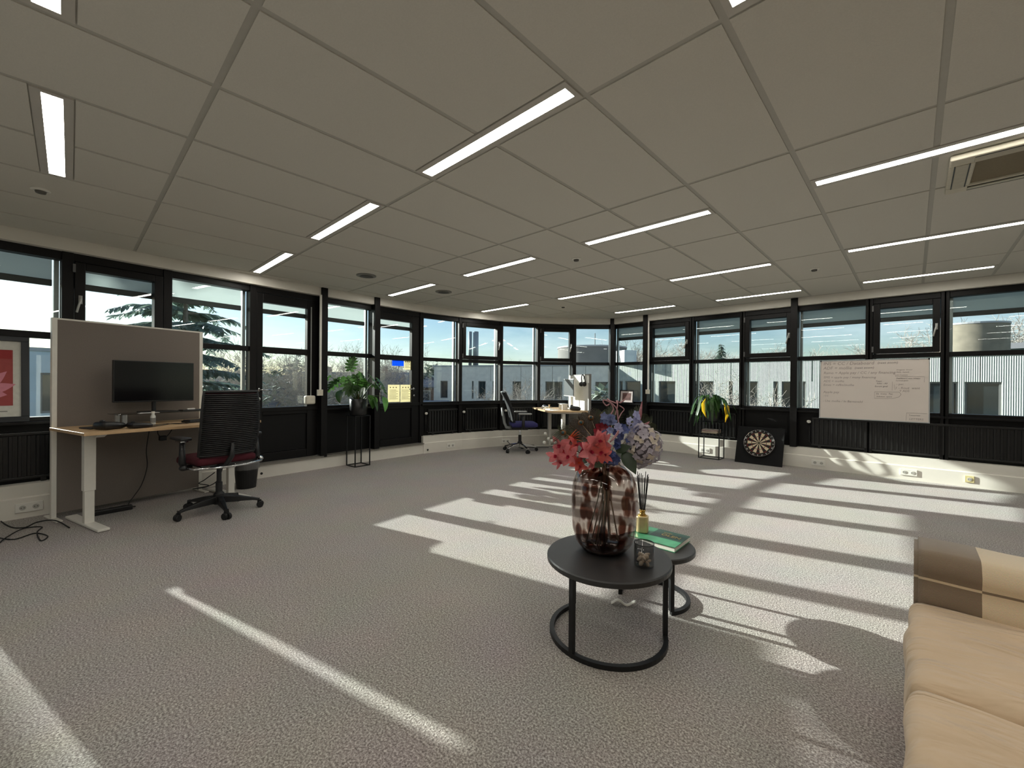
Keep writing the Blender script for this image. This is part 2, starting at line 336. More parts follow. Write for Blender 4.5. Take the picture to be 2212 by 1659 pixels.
for k, kd in enumerate(kinds):
    a, b = gv[k], gv[k + 1]; Lb = (b - a).length; rz = math.atan2(b.y - a.y, b.x - a.x)
    right = k >= nL
    if kd == 'D':
        di += 1; ob = root('door_%d' % di, (a.x, a.y, 0), rz, desc[k], 'door', kind='structure')
    else:
        wi += 1; ob = root('window_%d' % wi, (a.x, a.y, 0), rz, desc.get(k, 'window bay outside the picture, number %d along the facade' % wi), 'window', kind='structure')
    m = .04; base = .16 if kd in 'DP' else .25
    fr = MB()
    for x0, x1 in ((-.012, m), (Lb - m, Lb + .012)): fr.box(x0, x1, -.075, .05, base, 2.62)
    fr.box(m, Lb - m, -.06, .05, 2.40, 2.62); fr.box(m, Lb - m, -.07, .05, .845, .90)
    if kd != 'D': fr.box(m, Lb - m, -.05, .05, 1.635, 1.695)
    if kd != 'D': fr.box(0, Lb, -.12, -.0, .835, .862)
    fr.build('frame', BLACK, ob, bevel=.004)
    def pane(x0, x1, z0, z1, y=0, par=None): return MB().box(x0, x1, y - .004, y + .004, z0, z1).build('pane', GLASS, par or ob)
    pn = MB().box(m, Lb - m, -.02, .03, base, .845)
    pn.box(m + .06, Lb - m - .06, -.028, -.02, base + .08, .78)
    if kd == 'F' or kd == 'P':
        pn.build('spandrel_panel', BLACKM, ob)
        pane(m, Lb - m, .90, 1.635); pane(m, Lb - m, 1.695, 2.40)
    elif kd in 'OB':
        pn.build('spandrel_panel', BLACKM, ob)
        pane(m, Lb - m, .90, 1.635)
        x0, x1, z0, z1, t = m + .005, Lb - m - .005, 1.70, 2.395, (.07 if kd == 'O' else .075)
        sb = MB(); sb.box(x0, x0 + t, -.085, .02, z0, z1); sb.box(x1 - t, x1, -.085, .02, z0, z1); sb.box(x0 + t, x1 - t, -.085, .02, z0, z0 + t); sb.box(x0 + t, x1 - t, -.085, .02, z1 - t, z1)
        sa = sb.build('sash', BLACK, ob, bevel=.005); pane(x0 + t, x1 - t, z0 + t, z1 - t, -.02, sa)
        hx = x1 - t / 2 if kd == 'O' else x0 + t / 2
        hb = MB(); hb.box(hx - .013, hx + .013, -.10, -.083, 1.99, 2.07); hb.tube([(hx, -.10, 2.045), (hx, -.125, 2.04), (hx - .012, -.13, 1.99), (hx - .03, -.128, 1.90)], .009, 8)
        hb.build('handle', HANDLE, sa, smooth=True)
        hn = MB()
        for hz in (1.76, 2.33): hn.box(x0 - .016, x0 + .004, -.10, -.08, hz - .04, hz + .04)
        hn.build('hinge', mat('grey_hinge', (98, 98, 98), .4, .5), sa)
    else:
        ml, mr = (.075, .15)
        x0, x1 = m + .006, Lb - m - .006
        lf = MB(); lf.box(x0, x0 + ml, -.055, .025, .19, 2.395); lf.box(x1 - mr, x1, -.055, .025, .19, 2.395)
        lf.box(x0 + ml, x1 - mr, -.055, .025, 2.28, 2.395); lf.box(x0 + ml, x1 - mr, -.055, .025, 1.62, 1.70); lf.box(x0 + ml, x1 - mr, -.055, .025, .80, .90)
        lf.box(x0 + ml, x1 - mr, -.055, .025, .19, .30)
        dl = lf.build('door_leaf', BLACK, ob, bevel=.005)
        MB().box(x0 + ml, x1 - mr, -.03, .01, .30, .80).build('door_panel', BLACKM, dl, bevel=.004)
        pane(x0 + ml, x1 - mr, .90, 1.62, 0, dl); pane(x0 + ml, x1 - mr, 1.70, 2.28, 0, dl)
        hx = x0 + ml * .45 if di == 1 else x1 - mr * .72; sg = 1 if di == 1 else -1
        hb = MB(); hb.box(hx - .016, hx + .016, -.064, -.054, 1.11, 1.16); hb.tube([(hx, -.06, 1.135), (hx, -.10, 1.135), (hx + sg * .03, -.105, 1.135), (hx + sg * .125, -.105, 1.13)], .009, 8)
        hb.build('lever_handle', CHROME, dl, smooth=True)
        kb = MB(); kb.lathe([(.016, 0), (.016, .01), (.006, .012)], 12, Matrix.Translation((hx, -.056, 1.02)) @ Matrix.Rotation(R(90), 4, 'X')); kb.box(hx - .003, hx + .003, -.085, -.06, 1.0, 1.03)
        kb.build('lock', CHROME, dl)
    # outside: alu guide rail and, except on the far curved bays, a partly lowered sun screen
    rb = MB(); rb.box(Lb - .075, Lb - .04, .07, .12, .80, 2.55) if not right else rb.box(.04, .075, .07, .12, .80, 2.55)
    rb.build('guide_rail', ALU, ob)
    if k < 10 or right:
        xa, xb = (.03, Lb - .085) if not right else (.045, Lb - .03)
        sc = MB().box(xa, xb, .095, .0965, 2.20, 2.56).build('sun_screen', FABRIC, ob)
        MB().box(xa, xb, .08, .112, 2.155, 2.215).build('bottom_bar', DARKBAR, sc, bevel=.004)
# black columns that run through the bulkhead
for i, (p, lb) in enumerate(((VL[8], 'black steel post beside the first glazed door'), (VL[9], 'black steel post left of the door with notices'), (VL[15], 'black corner post where the two window walls meet'), (VR[1], 'black post with the white cable duct near the corner'), (VR[4], 'black post between dartboard and whiteboard'))):
    q = Vector(p)
    T(MB().box(-.045, .045, -.03, .12, .165 if i < 2 else .30, CEIL).build('trim_%d' % (4 + i), BLACK, loc=(q.x, q.y, 0), rot=(0, 0, R(92 if i < 2 else (45 if i == 2 else 0))), bevel=.004), lb, 'post', kind='structure')

# ceiling luminaires
DIFF = mat('lamp_diffuser', (255, 250, 240), .4, var=.01, emit=LAMP_STRENGTH)
HOUSE = mat('lamp_housing', (196, 192, 184), .5, var=.02)
rowname = {-.065: 'row level with the near desk', 1.58: 'row before the first door', 3.415: 'middle row', 5.35: 'row over the far desk', 7.10: 'row nearest the straight window wall', -2.0: 'row behind the photographer'}
colname = ['at the curved facade', 'second from the curved facade', 'third from the curved facade', 'fourth from the curved facade', 'furthest from the curved facade']
proto = None
for f in FIX:
    cx, cyy = (f[0] + f[1]) / 2, (f[2] + f[3]) / 2
    rn = min(rowname, key=lambda r: abs(r - cyy)); ci = min(range(5), key=lambda q: abs(COLX[q][0] - f[0]))
    o = root('ceiling_light', (cx, cyy, CEIL), 0, 'recessed linear ceiling light, %s, %s' % (rowname[rn], colname[ci]), 'ceiling light', 'linear ceiling lights')
    if proto is None:
        hb = MB()
        for s in (-1, 1): hb.box(-.585, .585, s * .036 if s > 0 else -.072, .072 if s > 0 else -.036, -.004, .006); hb.box(s * .56 if s > 0 else -.585, .585 if s > 0 else -.56, -.036, .036, -.004, .006)
        h_ = hb.build('housing', HOUSE, o); d_ = MB().box(-.56, .56, -.036, .036, -.003, .004).build('diffuser', DIFF, o); proto = (h_, d_)
    else:
        for q in proto: inst(q, parent=o)
# cassette air unit, round vents, detectors
cass = root('air_cassette', ((CASS[0] + CASS[1]) / 2, (CASS[2] + CASS[3]) / 2, CEIL), 0, 'cream square air conditioning cassette beside a long ceiling light', 'air conditioner')
CRM = mat('cream_plastic', (206, 200, 182), .5)
b = MB()
for s in (-1, 1): b.box(-.30, .30, .19 * s if s > 0 else -.30, .30 if s > 0 else -.19, -.035, .0); b.box(.19 if s > 0 else -.30, .30 if s > 0 else -.19, -.19, .19, -.035, .0)
b.build('face_frame', CRM, cass, bevel=.008)
MB().box(-.19, .19, -.19, .19, -.022, .0).build('intake_grille', mat('grille_brown', (128, 116, 92), .7, scale=120, bump=.2), cass)
for s in (-1, 1):
    for ax in (0, 1):
        lo = MB(); lo.box(-.20, .20, -.026, .026, -.002, .002)
        q = lo.build('louvre', mat('louvre', (188, 182, 164), .5), cass, loc=((0, s * .245, -.037) if ax == 0 else (s * .245, 0, -.037)), rot=(R(6) * s if ax == 0 else 0, 0, 0 if ax == 0 else R(90)))
        sl = MB(); sl.box(-.20, .20, -.034, -.028, -.001, .001); sl.box(-.20, .20, .028, .034, -.001, .001); sl.build('slot', PLBLK, cass, loc=((0, s * .245, -.036) if ax == 0 else (s * .245, 0, -.036)), rot=(0, 0, 0 if ax == 0 else R(90)))
for p, lb in (((-5.0, 2.57), 'round grey ceiling vent in front of the first door'), ((-5.03, 3.8), 'round grey ceiling vent above the door with notices')):
    o = root('ceiling_vent', (p[0], p[1], CEIL), 0, lb, 'vent', 'round ceiling vents')
    MB().lathe([(.12, 0), (.12, -.008), (.085, -.014), (.085, -.004)], 28).build('ring', mat('vent_grey', (132, 130, 124), .5), o, smooth=False)
    MB().lathe([(.07, -.002), (.07, -.012), (.03, -.02)], 24).build('cone', mat('vent_dark', (84, 83, 80), .5), o)
for p, lb in (((-2.63, 3.75), 'small detector between the middle ceiling lights'), ((-4.42, 5.92), 'small detector over the far swivel chair'), ((-.83, 5.91), 'small detector above the dartboard corner'), ((-4.48, -.15), 'small detector over the near desk partition')):
    o = root('smoke_detector', (p[0], p[1], CEIL), 0, lb, 'detector', 'ceiling detectors')
    MB().lathe([(.052, 0), (.052, -.006), (.042, -.012)], 20).build('base', WHITEP, o); MB().lathe([(.03, -.010), (.026, -.026), (.012, -.03)], 16).build('sensor', mat('sensor_grey', (92, 90, 84), .5), o, smooth=True)

# radiators
RADM = mat('radiator_black', (20, 20, 20), .34, scale=10)
def radiator(c0, rz, length, label, h=.43, z0=.335, n=None):
    o = root('radiator', (c0[0], c0[1], 0), rz, label, 'radiator', 'black column radiators')
    b = MB(); b.box(0, length, -.006, .03, z0 + .02, z0 + h - .02); b.box(0, length, -.03, .03, z0 + h - .03, z0 + h); b.box(0, length, -.02, .03, z0, z0 + .025)
    for x in (.1, length - .1): b.box(x - .02, x + .02, -.02, .02, .30, z0 + .01)
    b.build('panel', RADM, o, bevel=.006)
    n = n or int(length / .055); c = None
    for i in range(n):
        x = length * (i + .5) / n
        if c is None: c = MB().prism([(-.013, 0), (-.009, -.022), (.009, -.022), (.013, 0)], z0 + .03, z0 + h - .035).build('column', RADM, o, loc=(x, -.005, 0))
        else: inst(c, parent=o, loc=(x, -.005, 0))
    MB().ball((-.035, -.02, z0 + h - .07), .024, 10, 8, (1.2, 1, 1)).build('valve', WHITEP, o, smooth=True); MB().tube([(-.03, 0, z0 + h - .09), (-.03, 0, z0 + .05), (0, 0, z0 + .03)], .008, 8).build('supply_pipe', RADM, o, smooth=True); return o
def on_wall(k, t, off=-.05):
    P = offs(VL + VR[1:], GL); a, b = P[k], P[k + 1]; d = (b - a).normalized(); nn = Vector((-d.y, d.x)); q = a + d * t + nn * off
    return (q.x, q.y), math.atan2(d.y, d.x)
for k, t, ln, lb in ((4, .09, .66, 'black radiator under the poster window, left of the partition'), (5, .09, .58, 'black radiator hidden behind the near desk partition'), (10, .14, .62, 'short black radiator just right of the door with notices'),
                     (11, .12, .70, 'short black radiator left of the grey swivel chair back'), (12, .14, .62, 'short black radiator behind the grey swivel chair'), (13, .10, .60, 'short black radiator behind the far desk'), (16, .05, 1.55, 'long black radiator behind the yellowing plant'), (19, .22, 2.2, 'long black radiator below the whiteboard')):
    p, rz = on_wall(k, t); radiator(p, rz, ln, lb)
# sockets on the trunking
def socket(k, t, label, z=.095, n=2, dx=.0, mt=WHITEP):
    P = offs(VL + VR[1:], -.016); V0 = [Vector(p) for p in VL + VR[1:]]; d = (V0[k + 1] - V0[k]).normalized(); q = P[k] + d * t
    o = root('wall_socket', (q.x, q.y, z), math.atan2(d.y, d.x), label, 'socket', 'sockets on the trunking')
    w_ = .042 * n; MB().box(-w_, w_, -.012, 0, -.042, .042).build('plate', mt, o, bevel=.004)
    for i in range(n):
        x = (i - (n - 1) / 2) * .08; s = MB(); s.lathe([(.021, 0), (.021, .006)], 16, Matrix.Translation((x, -.010, 0)) @ Matrix.Rotation(R(90), 4, 'X'))
        sk = s.build('socket_well', mat('socket_grey', (186, 184, 176), .5), o); h = MB()
        for s_ in (-1, 1): h.box(x + s_ * .009 - .003, x + s_ * .009 + .003, -.0175, -.0155, -.003, .003)
        h.build('pin_hole', PLBLK, sk)
    return o
socket(10, .55, 'double socket on trunking right of the doors'); socket(12, .06, 'double socket with black plug behind the grey chair')
socket(17, .28, 'double socket behind the wire plant stand'); socket(19, .32, 'double socket right of the dartboard, below the whiteboard'); socket(20, .42, 'double socket in sunlight below the whiteboard end', z=.10)
socket(21, .22, 'cream data outlet at the right end of the sunlit trunking', z=.10, n=1, mt=mat('ivory', (214, 202, 150), .5)); socket(4, .55, 'blank cream cover plate left of the partition')
def hole(k, t, lb):
    P = offs(VL + VR[1:], 0 if k in (7, 8, 9) else -.016); V0 = [Vector(p) for p in VL + VR[1:]]; d = (V0[k + 1] - V0[k]).normalized(); q = P[k] + d * t
    T(MB().lathe([(.016, -.001), (.016, .004), (.010, .006)], 14, Matrix.Rotation(R(90), 4, 'X')).build('cable_grommet', PLBLK, loc=(q.x, q.y, .06), rot=(0, 0, math.atan2(d.y, d.x))), lb, 'grommet')
hole(7, .08, 'small black cable grommet right of the waste bin'); hole(10, .08, 'small black cable grommet below the door post')
# cable ducts and winders on the facade
def duct(p, z1, lb, cap=True):
    o = root('cable_duct', (p[0], p[1], 0), p[2], lb, 'cable duct')
    MB().box(-.012, .012, -.012, .012, z1, 2.478 if cap else 2.47).build('rail', WHITEP, o); MB().box(-.045, .03, -.028, .012, z1 - .08, z1 + .005).build('junction_box', mat('ivory_box', (214, 208, 192), .5), o, bevel=.004)
q = Vector(VL[8]); duct((q.x + .045, q.y - .065, R(92)), 1.13, 'white cable duct and box on the post left of the monstera')
q = Vector(VR[1]); duct((q.x + .075, q.y - .025, 0), 1.14, 'white cable duct and box right of the small picture')
p, rz = on_wall(7, .735, -.085)
o = root('chain_winder', (p[0], p[1], 0), rz, 'white winder box with chain hanging on the first door', 'blind winder')
MB().box(-.10, .04, -.075, -.0, .93, 1.05).build('winder_box', mat('ivory_box', (214, 208, 192), .5), o, bevel=.02, seg=3); MB().tube([(.0, -.01, 1.04), (.0, -.01, 2.30)], .007, 6).build('chain_tube', mat('grey_cord', (150, 150, 146), .5), o)
p, rz = on_wall(9, .05, -.085)
o = root('chain_winder', (p[0], p[1], 0), rz, 'thin pull cord and small box left of the notices door', 'blind winder')
MB().box(-.02, .03, -.05, 0, .93, 1.08).build('winder_box', MATS['ivory_box'], o, bevel=.008); MB().tube([(.0, -.01, 1.06), (.0, -.01, 2.35)], .005, 6).build('chain_tube', MATS['grey_cord'], o)
# ================================================================ OUTSIDE
GZ = -7.0
def grass():
    m = mat('lawn', (92, 98, 74), 1, var=.3, scale=.6); return m
T(MB().box(-260, 200, -160, 300, GZ - .3, GZ).build('ground', mat('lawn', (96, 98, 80), 1, var=.35, scale=.25)), 'winter lawn and paving far below the windows', 'ground', kind='structure')
RIB = mat('ribbed_concrete', (206, 212, 204), .8, var=.08, scale=3)
n = RIB.node_tree.nodes; l = RIB.node_tree.links.new
wv = n.new('ShaderNodeTexWave'); wv.inputs['Scale'].default_value = 3.2; wv.inputs['Distortion'].default_value = .3; tcn = n.new('ShaderNodeTexCoord'); l(tcn.outputs['Object'], wv.inputs['Vector'])
bpn = n.new('ShaderNodeBump'); bpn.inputs['Strength'].default_value = .8; bpn.inputs['Distance'].default_value = .06; l(wv.outputs['Fac'], bpn.inputs['Height']); l(bpn.outputs[0], n['Principled BSDF'].inputs['Normal'])
mxr = n.new('ShaderNodeMix'); mxr.data_type = 'RGBA'; mxr.blend_type = 'MULTIPLY'; mxr.inputs[0].default_value = .28
rr = [q for q in n if q.type == 'VALTORGB'][0]; l(rr.outputs['Color'], mxr.inputs[6]); l(wv.outputs['Color'], mxr.inputs[7]); l(mxr.outputs[2], n['Principled BSDF'].inputs['Base Color'])
CONC = mat('board_concrete', (142, 134, 118), .85, var=.12, scale=1.5)
CONCG = mat('smooth_grey_concrete', (120, 118, 114), .85, var=.08, scale=.8)
DGLASS = mat('dark_office_glass', (44, 54, 58), .06, var=.3, scale=.4, spec=.8)
WFRM = mat('window_frame_grey', (112, 112, 110), .5)
ROOFM = mat('roof_edge', (176, 178, 180), .6)
def facade(name, A, B, z0, z1, wins, label, depth=12, panel=2.9, mt=RIB, zw=None):
    """a block whose visible face runs from A to B (left to right seen from us), with real window openings"""
    A, B = Vector(A), Vector(B); Ln = (B - A).length; rz = math.atan2((B - A).y, (B - A).x)
    o = root(name, (A.x, A.y, 0), rz, label, 'building')
    wins = sorted(wins); zt = max([w_[3] for w_ in wins]); zb = min([w_[2] for w_ in wins])
    k = 0; x = 0
    while x < Ln - .01:                                              # upper band of panels
        x2 = min(Ln, x + panel); MB().box(x + .02, x2 - .02, 0, .3, zt, z1).build('facade_panel', mt, o); x = x2
    MB().box(0, Ln, .06, .4, z0, zt + .02)
    x = 0
    for w_ in wins:
        if w_[0] > x: MB().box(x, w_[0], 0, .3, z0, zt).build('pier', mt, o)
        MB().box(w_[0], w_[1], 0, .3, z0, w_[2]).build('apron', mt, o)
        fr = MB(); fr.box(w_[0], w_[0] + .1, .12, .25, w_[2], zt); fr.box(w_[1] - .1, w_[1], .12, .25, w_[2], zt); fr.box(w_[0] + .1, w_[1] - .1, .12, .25, w_[2], w_[2] + .1); fr.box(w_[0] + .1, w_[1] - .1, .12, .25, zt - .1, zt)
        f = fr.build('window', WFRM, o); MB().box(w_[0] + .1, w_[1] - .1, .2, .24, w_[2] + .1, zt - .1).build('pane', DGLASS, f); x = w_[1]
    MB().box(x, Ln, 0, .3, z0, zt).build('pier', mt, o)
    MB().box(0, Ln, .3, depth, z0, z1 - .15).build('core', mat('core_grey', (90, 90, 90), .9), o)
    MB().box(-.1, Ln + .1, -.05, depth, z1 - .02, z1 + .14).build('roof_edge', ROOFM, o)
    return o
FY = 39.5
def fx(px): return aty(px, 830, FY).x
x0 = fx(1322); wn_ = []
for a, b in ((1338, 1345), (1350, 1384), (1408, 1415), (1423, 1459), (1502, 1541), (1574, 1583), (1606, 1637), (1671, 1681), (1688, 1741), (1800, 1812), (1826, 1890), (1960, 1972), (1980, 2040), (2056, 2070), (2084, 2164), (2240, 2255), (2275, 2400)):
    zt = 1.55; wn_.append((fx(a) - x0, fx(b) - x0, -.75 if True else 0, zt))
facade('office_building', (x0, FY), (fx(2700), FY), GZ, 3.22, wn_, 'pale ribbed concrete office block behind the whiteboard windows')
WA, WB = Vector((-41.5, 30.0)), Vector((x0 - .35, FY - .2))
def wpx(px):                                                        # distance along the slanted wing for a pixel column
    d = ray(px, 830); dw = WB - WA; den = d.x * dw.y - d.y * dw.x
    t = (WA.x * dw.y - WA.y * dw.x) / den; return (Vector((d.x * t, d.y * t)) - WA).dot(dw.normalized())
wn2 = [(wpx(a), wpx(b), -.6, 1.45) for a, b in ((951, 967), (979, 983), (1019, 1023), (1033, 1049), (1064, 1067), (1107, 1126), (1160, 1166), (1178, 1215), (1270, 1276), (1286, 1316))]
facade('office_wing', WA, WB, GZ, 3.15, wn2, 'slanted grey office wing seen over the far desk', depth=9, panel=3.6, mt=mat('wing_concrete', (236, 230, 220), .8, var=.08, scale=2))
# drums and plant on the roofs
def drum(name, px0, px1, pytop, D, zb, mt, label, sq=0):
    a, b = atd(px0, 830, D), atd(px1, 830, D); c = (a + b) / 2; r = (b - a).length / 2; zt = atd((px0 + px1) / 2, pytop, D).z
    o = root(name, (c.x, c.y, zb), 0, label, 'roof tower')
    MB().lathe([(r, 0), (r, zt - zb)], 64, caps=False).build('drum', mt, o, smooth=True); MB().lathe([(r * 1.02, zt - zb - .12), (r * 1.02, zt - zb + .05)], 40).build('cap', ROOFM, o); return o
drum('stair_drum', 1205, 1350, 752, 55, 3.3, CONCG, 'grey round concrete tower with mast above the office wing')
drum('stair_drum', 2041, 2152, 702, 43, 3.37, CONC, 'warm board-marked concrete drum at the right picture edge')
p = atd(1285, 752, 55); o = root('roof_mast', (p.x, p.y, p.z + .05), 0, 'thin roof mast and dish on the grey drum', 'mast')
MB().tube([(0, 0, -.1), (0, 0, 1.9)], .05, 6).build('mast', DARKBAR, o); MB().lathe([(.7, 0), (.7, .35), (.8, .4), (.2, .5)], 18, Matrix.Translation((-.9, -.3, -.1))).build('vent_cowl', ALU, o)
p = atd(2200, 740, 44); o = root('penthouse', (p.x, p.y, 3.37), R(-30), 'glass roof penthouse at the far right edge', 'building')
MB().box(-1.6, 6, 0, 4, 0, 1.9).build('glass_wall', mat('pale_glass', (120, 150, 152), .1, var=.1), o); MB().box(-1.9, 6.3, -.4, 4.4, 1.9, 2.5).build('roof_slab', mat('slab_grey', (96, 98, 104), .7), o)
for xx in (-1.6, 1.2, 4): MB().box(xx - .12, xx + .12, -.05, .1, 0, 1.9).build('mullion', WFRM, o)
p = atd(1022, 770, 49); o = root('chimney_pipes', (p.x, p.y, 3.30), 0, 'pair of slim metal chimney pipes on the office wing', 'chimney')
for dx, r in ((-.35, .2), (.3, .32)): MB().tube([(dx * right0.x, dx * right0.y, 0), (dx * right0.x, dx * right0.y, 3.9)], r, 10).build('pipe', mat('steel_grey', (150, 160, 166), .4, .4), o, smooth=True)
p = atd(1342, 783, 44); o = root('air_handler', (p.x, p.y, 3.37), R(-30), 'white roof unit with two dark triangular vents', 'air handler')
MB().box(-1.0, 1.6, -.6, .8, 0, 1.3).build('casing', mat('unit_white', (212, 218, 220), .5), o, bevel=.03)
for xx in (-.35, .55): MB().prism([(-.34, 0), (.34, 0), (0, 1.0)], 0, .04, Matrix.Translation((xx, -.6, .12)) @ Matrix.Rotation(R(90), 4, 'X')).build('vent', PLDK, o)
# pale building seen beside the poster
A = atd(-90, 830, 17); B = atd(118, 830, 19.5)
facade('pale_house', (A.x, A.y), (B.x, B.y), GZ, 2.55, [(2.3, 3.6, -.3, 1.55)], 'pale blue rendered building seen beside the red poster', depth=6, panel=6, mt=mat('pale_render', (196, 208, 216), .8, scale=1))
# brick houses
BRK = mat('house_brick', (164, 140, 128), .9, var=.2, scale=6); TIL = mat('slate_roof', (122, 126, 140), .7, var=.15, scale=5); HW = mat('house_white', (206, 206, 200), .6)
def house(px, D, zr, ze, wd, dp, label, brick=BRK, turn=0):
    p = atd(px, 830, D); rz = math.atan2(-p.x, p.y) + turn
    o = root('brick_house', (p.x, p.y, GZ), rz, label, 'house', 'houses beyond the garden'); h, e = zr - GZ, ze - GZ
    b = MB(); b.box(-wd / 2, wd / 2, 0, dp, 0, e); b.add([(-wd / 2, 0, e), (-wd / 2, dp, e), (-wd / 2, dp / 2, h), (wd / 2, 0, e), (wd / 2, dp, e), (wd / 2, dp / 2, h)], [(0, 1, 2), (3, 5, 4), (0, 2, 5, 3), (1, 4, 5, 2)])
    b.build('walls', brick, o)
    rf = MB(); rf.add([(-wd / 2 - .3, -.4, e - .15), (wd / 2 + .3, -.4, e - .15), (wd / 2 + .3, dp / 2, h + .12), (-wd / 2 - .3, dp / 2, h + .12), (wd / 2 + .3, dp + .4, e - .15), (-wd / 2 - .3, dp + .4, e - .15)], [(0, 1, 2, 3), (3, 2, 4, 5)])
    r_ = rf.build('roof', TIL, o); sm = r_.modifiers.new('s', 'SOLIDIFY'); sm.thickness = .15
    MB().box(-wd / 4 - .35, -wd / 4 + .35, dp / 2 - .3, dp / 2 + .3, h - .6, h + .9).build('chimney', brick, o)
    nw = max(2, int(wd / 2.6))
    for i in range(nw):
        x = -wd / 2 + wd * (i + .5) / nw
        for zz in (e - 2.1, e - 5.0):
            f = MB().box(x - .7, x + .7, -.08, .02, zz, zz + 1.5).build('window', HW, o); MB().box(x - .55, x + .55, -.1, -.08, zz + .12, zz + 1.38).build('pane', DGLASS, f)
    return o
house(618, 48, .3, -1.6, 10, 8, 'brick house with slate roof beyond the first door'); house(540, 66, 2.2, .6, 16, 8, 'long terrace house row behind the bare trees left', turn=.2)
house(770, 62, 2.6, .9, 14, 8, 'brick terrace behind the monstera plant', turn=.1); house(868, 55, 2.5, .8, 9, 8, 'brick house seen through the notices door'); house(925, 38, -.6, -2.4, 3.4, 5, 'dark steep roofed house right of the doors', brick=mat('dark_brick', (120, 106, 100), .9, var=.2))

# trees
BARK = mat('bark', (134, 126, 118), .95, var=.25, scale=6); TWIG = mat('twigs', (176, 167, 157), .95, var=.2, scale=8)
def grow(seed, h=12.0):
    rnd = random.Random(seed); tr, tw = MB(), MB()
    def br(p, d, ln, r, lev):
        pts = [p]; q = p.copy(); dd = d.copy(); nseg = 3 if lev < 3 else 2
        for i in range(nseg):
            dd = (dd + Vector((rnd.uniform(-1, 1), rnd.uniform(-1, 1), rnd.uniform(-.25, .5))) * .26).normalized(); q = q + dd * ln / nseg; pts.append(q.copy())
        rs = [r * (1 - .45 * i / nseg) for i in range(nseg + 1)]
        (tr if lev < 2 else tw).tube(pts, rs, 6 if lev < 2 else 3, caps=False)
        if lev >= 6: return
        nb = (3 if lev > 2 else 4) if lev > 0 else 6
        for i in range(nb):
            t = rnd.uniform(.45, 1.0) if i else 1.0; k = min(nseg, max(1, int(round(t * nseg)))); a = rnd.uniform(0, 6.28); tilt = rnd.uniform(.5, 1.05) if i else rnd.uniform(.15, .45)
            o_ = dd.orthogonal().normalized(); o_.rotate(Matrix.Rotation(a, 3, dd)); nd = (dd * math.cos(tilt) + o_ * math.sin(tilt)).normalized()
            br(pts[k], nd, ln * rnd.uniform(.58, .8), max(.012, rs[k] * rnd.uniform(.5, .68)), lev + 1)
    br(Vector((0, 0, 0)), Vector((0, 0, 1)), h * .30, h * .016, 0); return tr, tw
protos = [tuple(x for x in grow(s)) for s in (3, 11, 27, 42)]
pm = []
for tr, tw in protos:
    a, b = tr.mesh('trunk'), tw.mesh('twigs'); a.materials.append(BARK); b.materials.append(TWIG); zmax = max(v[2] for v in tw.v); pm.append((a, b, zmax))
tl = [(575, 42, 722, 'tall bare tree left of the first door'), (612, 55, 748, 'bare tree over the brick house'), (655, 40, 765, 'low bare tree at the right of the first door pane'), (500, 36, 700, 'bare tree right of the cedar'),
      (722, 44, 742, 'bare tree at the left of the monstera window'), (765, 52, 728, 'bare tree behind the monstera'), (800, 60, 752, 'thin bare tree right of the monstera window'), (845, 46, 738, 'bare tree in the notices door pane'), (878, 58, 745, 'bare tree beside the blue sheet'),
      (925, 75, 768, 'distant bare tree above the wing roof'), (968, 90, 772, 'distant bare tree right of the doors'), (1110, 85, 771, 'distant bare tree above the grey chair'),
      (1375, 66, 716, 'bare tree right of the roof unit'), (1345, 80, 748, 'small bare tree at the room corner'), (1440, 68, 728, 'bare tree behind the opening window by the corner'), (1500, 82, 750, 'bare treetops left of the small fir'), (1530, 88, 752, 'bare treetops beside the small fir'),
      (1600, 80, 760, 'bare treetop right of the small fir'), (1665, 64, 736, 'round bare tree above the dartboard'), (1755, 78, 752, 'bare treetops left of the whiteboard'), (1800, 82, 756, 'bare treetops above the whiteboard start'), (1845, 76, 754, 'bare treetops above whiteboard middle'),
      (1965, 52, 696, 'large bare tree in the opening window above whiteboard'), (1925, 70, 745, 'low bare treetops left of the large tree'), (2090, 58, 668, 'bare tree behind the concrete drum'), (2185, 56, 662, 'bare tree above the glass penthouse'),
      (1405, 74, 724, 'bare tree between the corner post and the cable duct'), (1472, 76, 734, 'bare tree left of the fixed window by the fir'), (1515, 70, 742, 'bushy bare treetop just left of the small fir'), (1628, 76, 748, 'bushy bare treetop left of the round tree'), (1702, 70, 740, 'bare treetop right of the round tree'), (1778, 72, 744, 'bushy bare treetops above the whiteboard corner'), (1822, 70, 742, 'bushy bare treetops above the whiteboard writing'), (1895, 68, 735, 'bare treetop left inside the opening window over whiteboard'),
      (1285, 27, 812, 'bare shrub tree behind the headphones partition'), (1540, 25, 790, 'bare tree rising in front of the ribbed facade'), (1648, 22, 815, 'spreading bare shrub over the dartboard'), (1105, 33, 812, 'bare shrub tree behind the grey chair'), (1175, 31, 800, 'bare shrub tree behind the white monitor'), (1045, 36, 825, 'low bare shrub left of the grey chair'), (1600, 27, 830, 'low bare shrub between plant and dartboard')]
for i, (px, D, py, lb) in enumerate(tl):
    a, b, zm = pm[i % 4]; p = atd(px, 830, D); zt = atd(px, py, D).z; s = (zt - GZ) / zm
    o = root('bare_tree', (p.x, p.y, GZ), i * 1.7, lb, 'tree', 'bare winter trees outside'); o.scale = (s, s, s)
    for me, nm in ((a, 'trunk'), (b, 'branches')):
        c = bpy.data.objects.new(nm, me); col.objects.link(c); c.parent = o
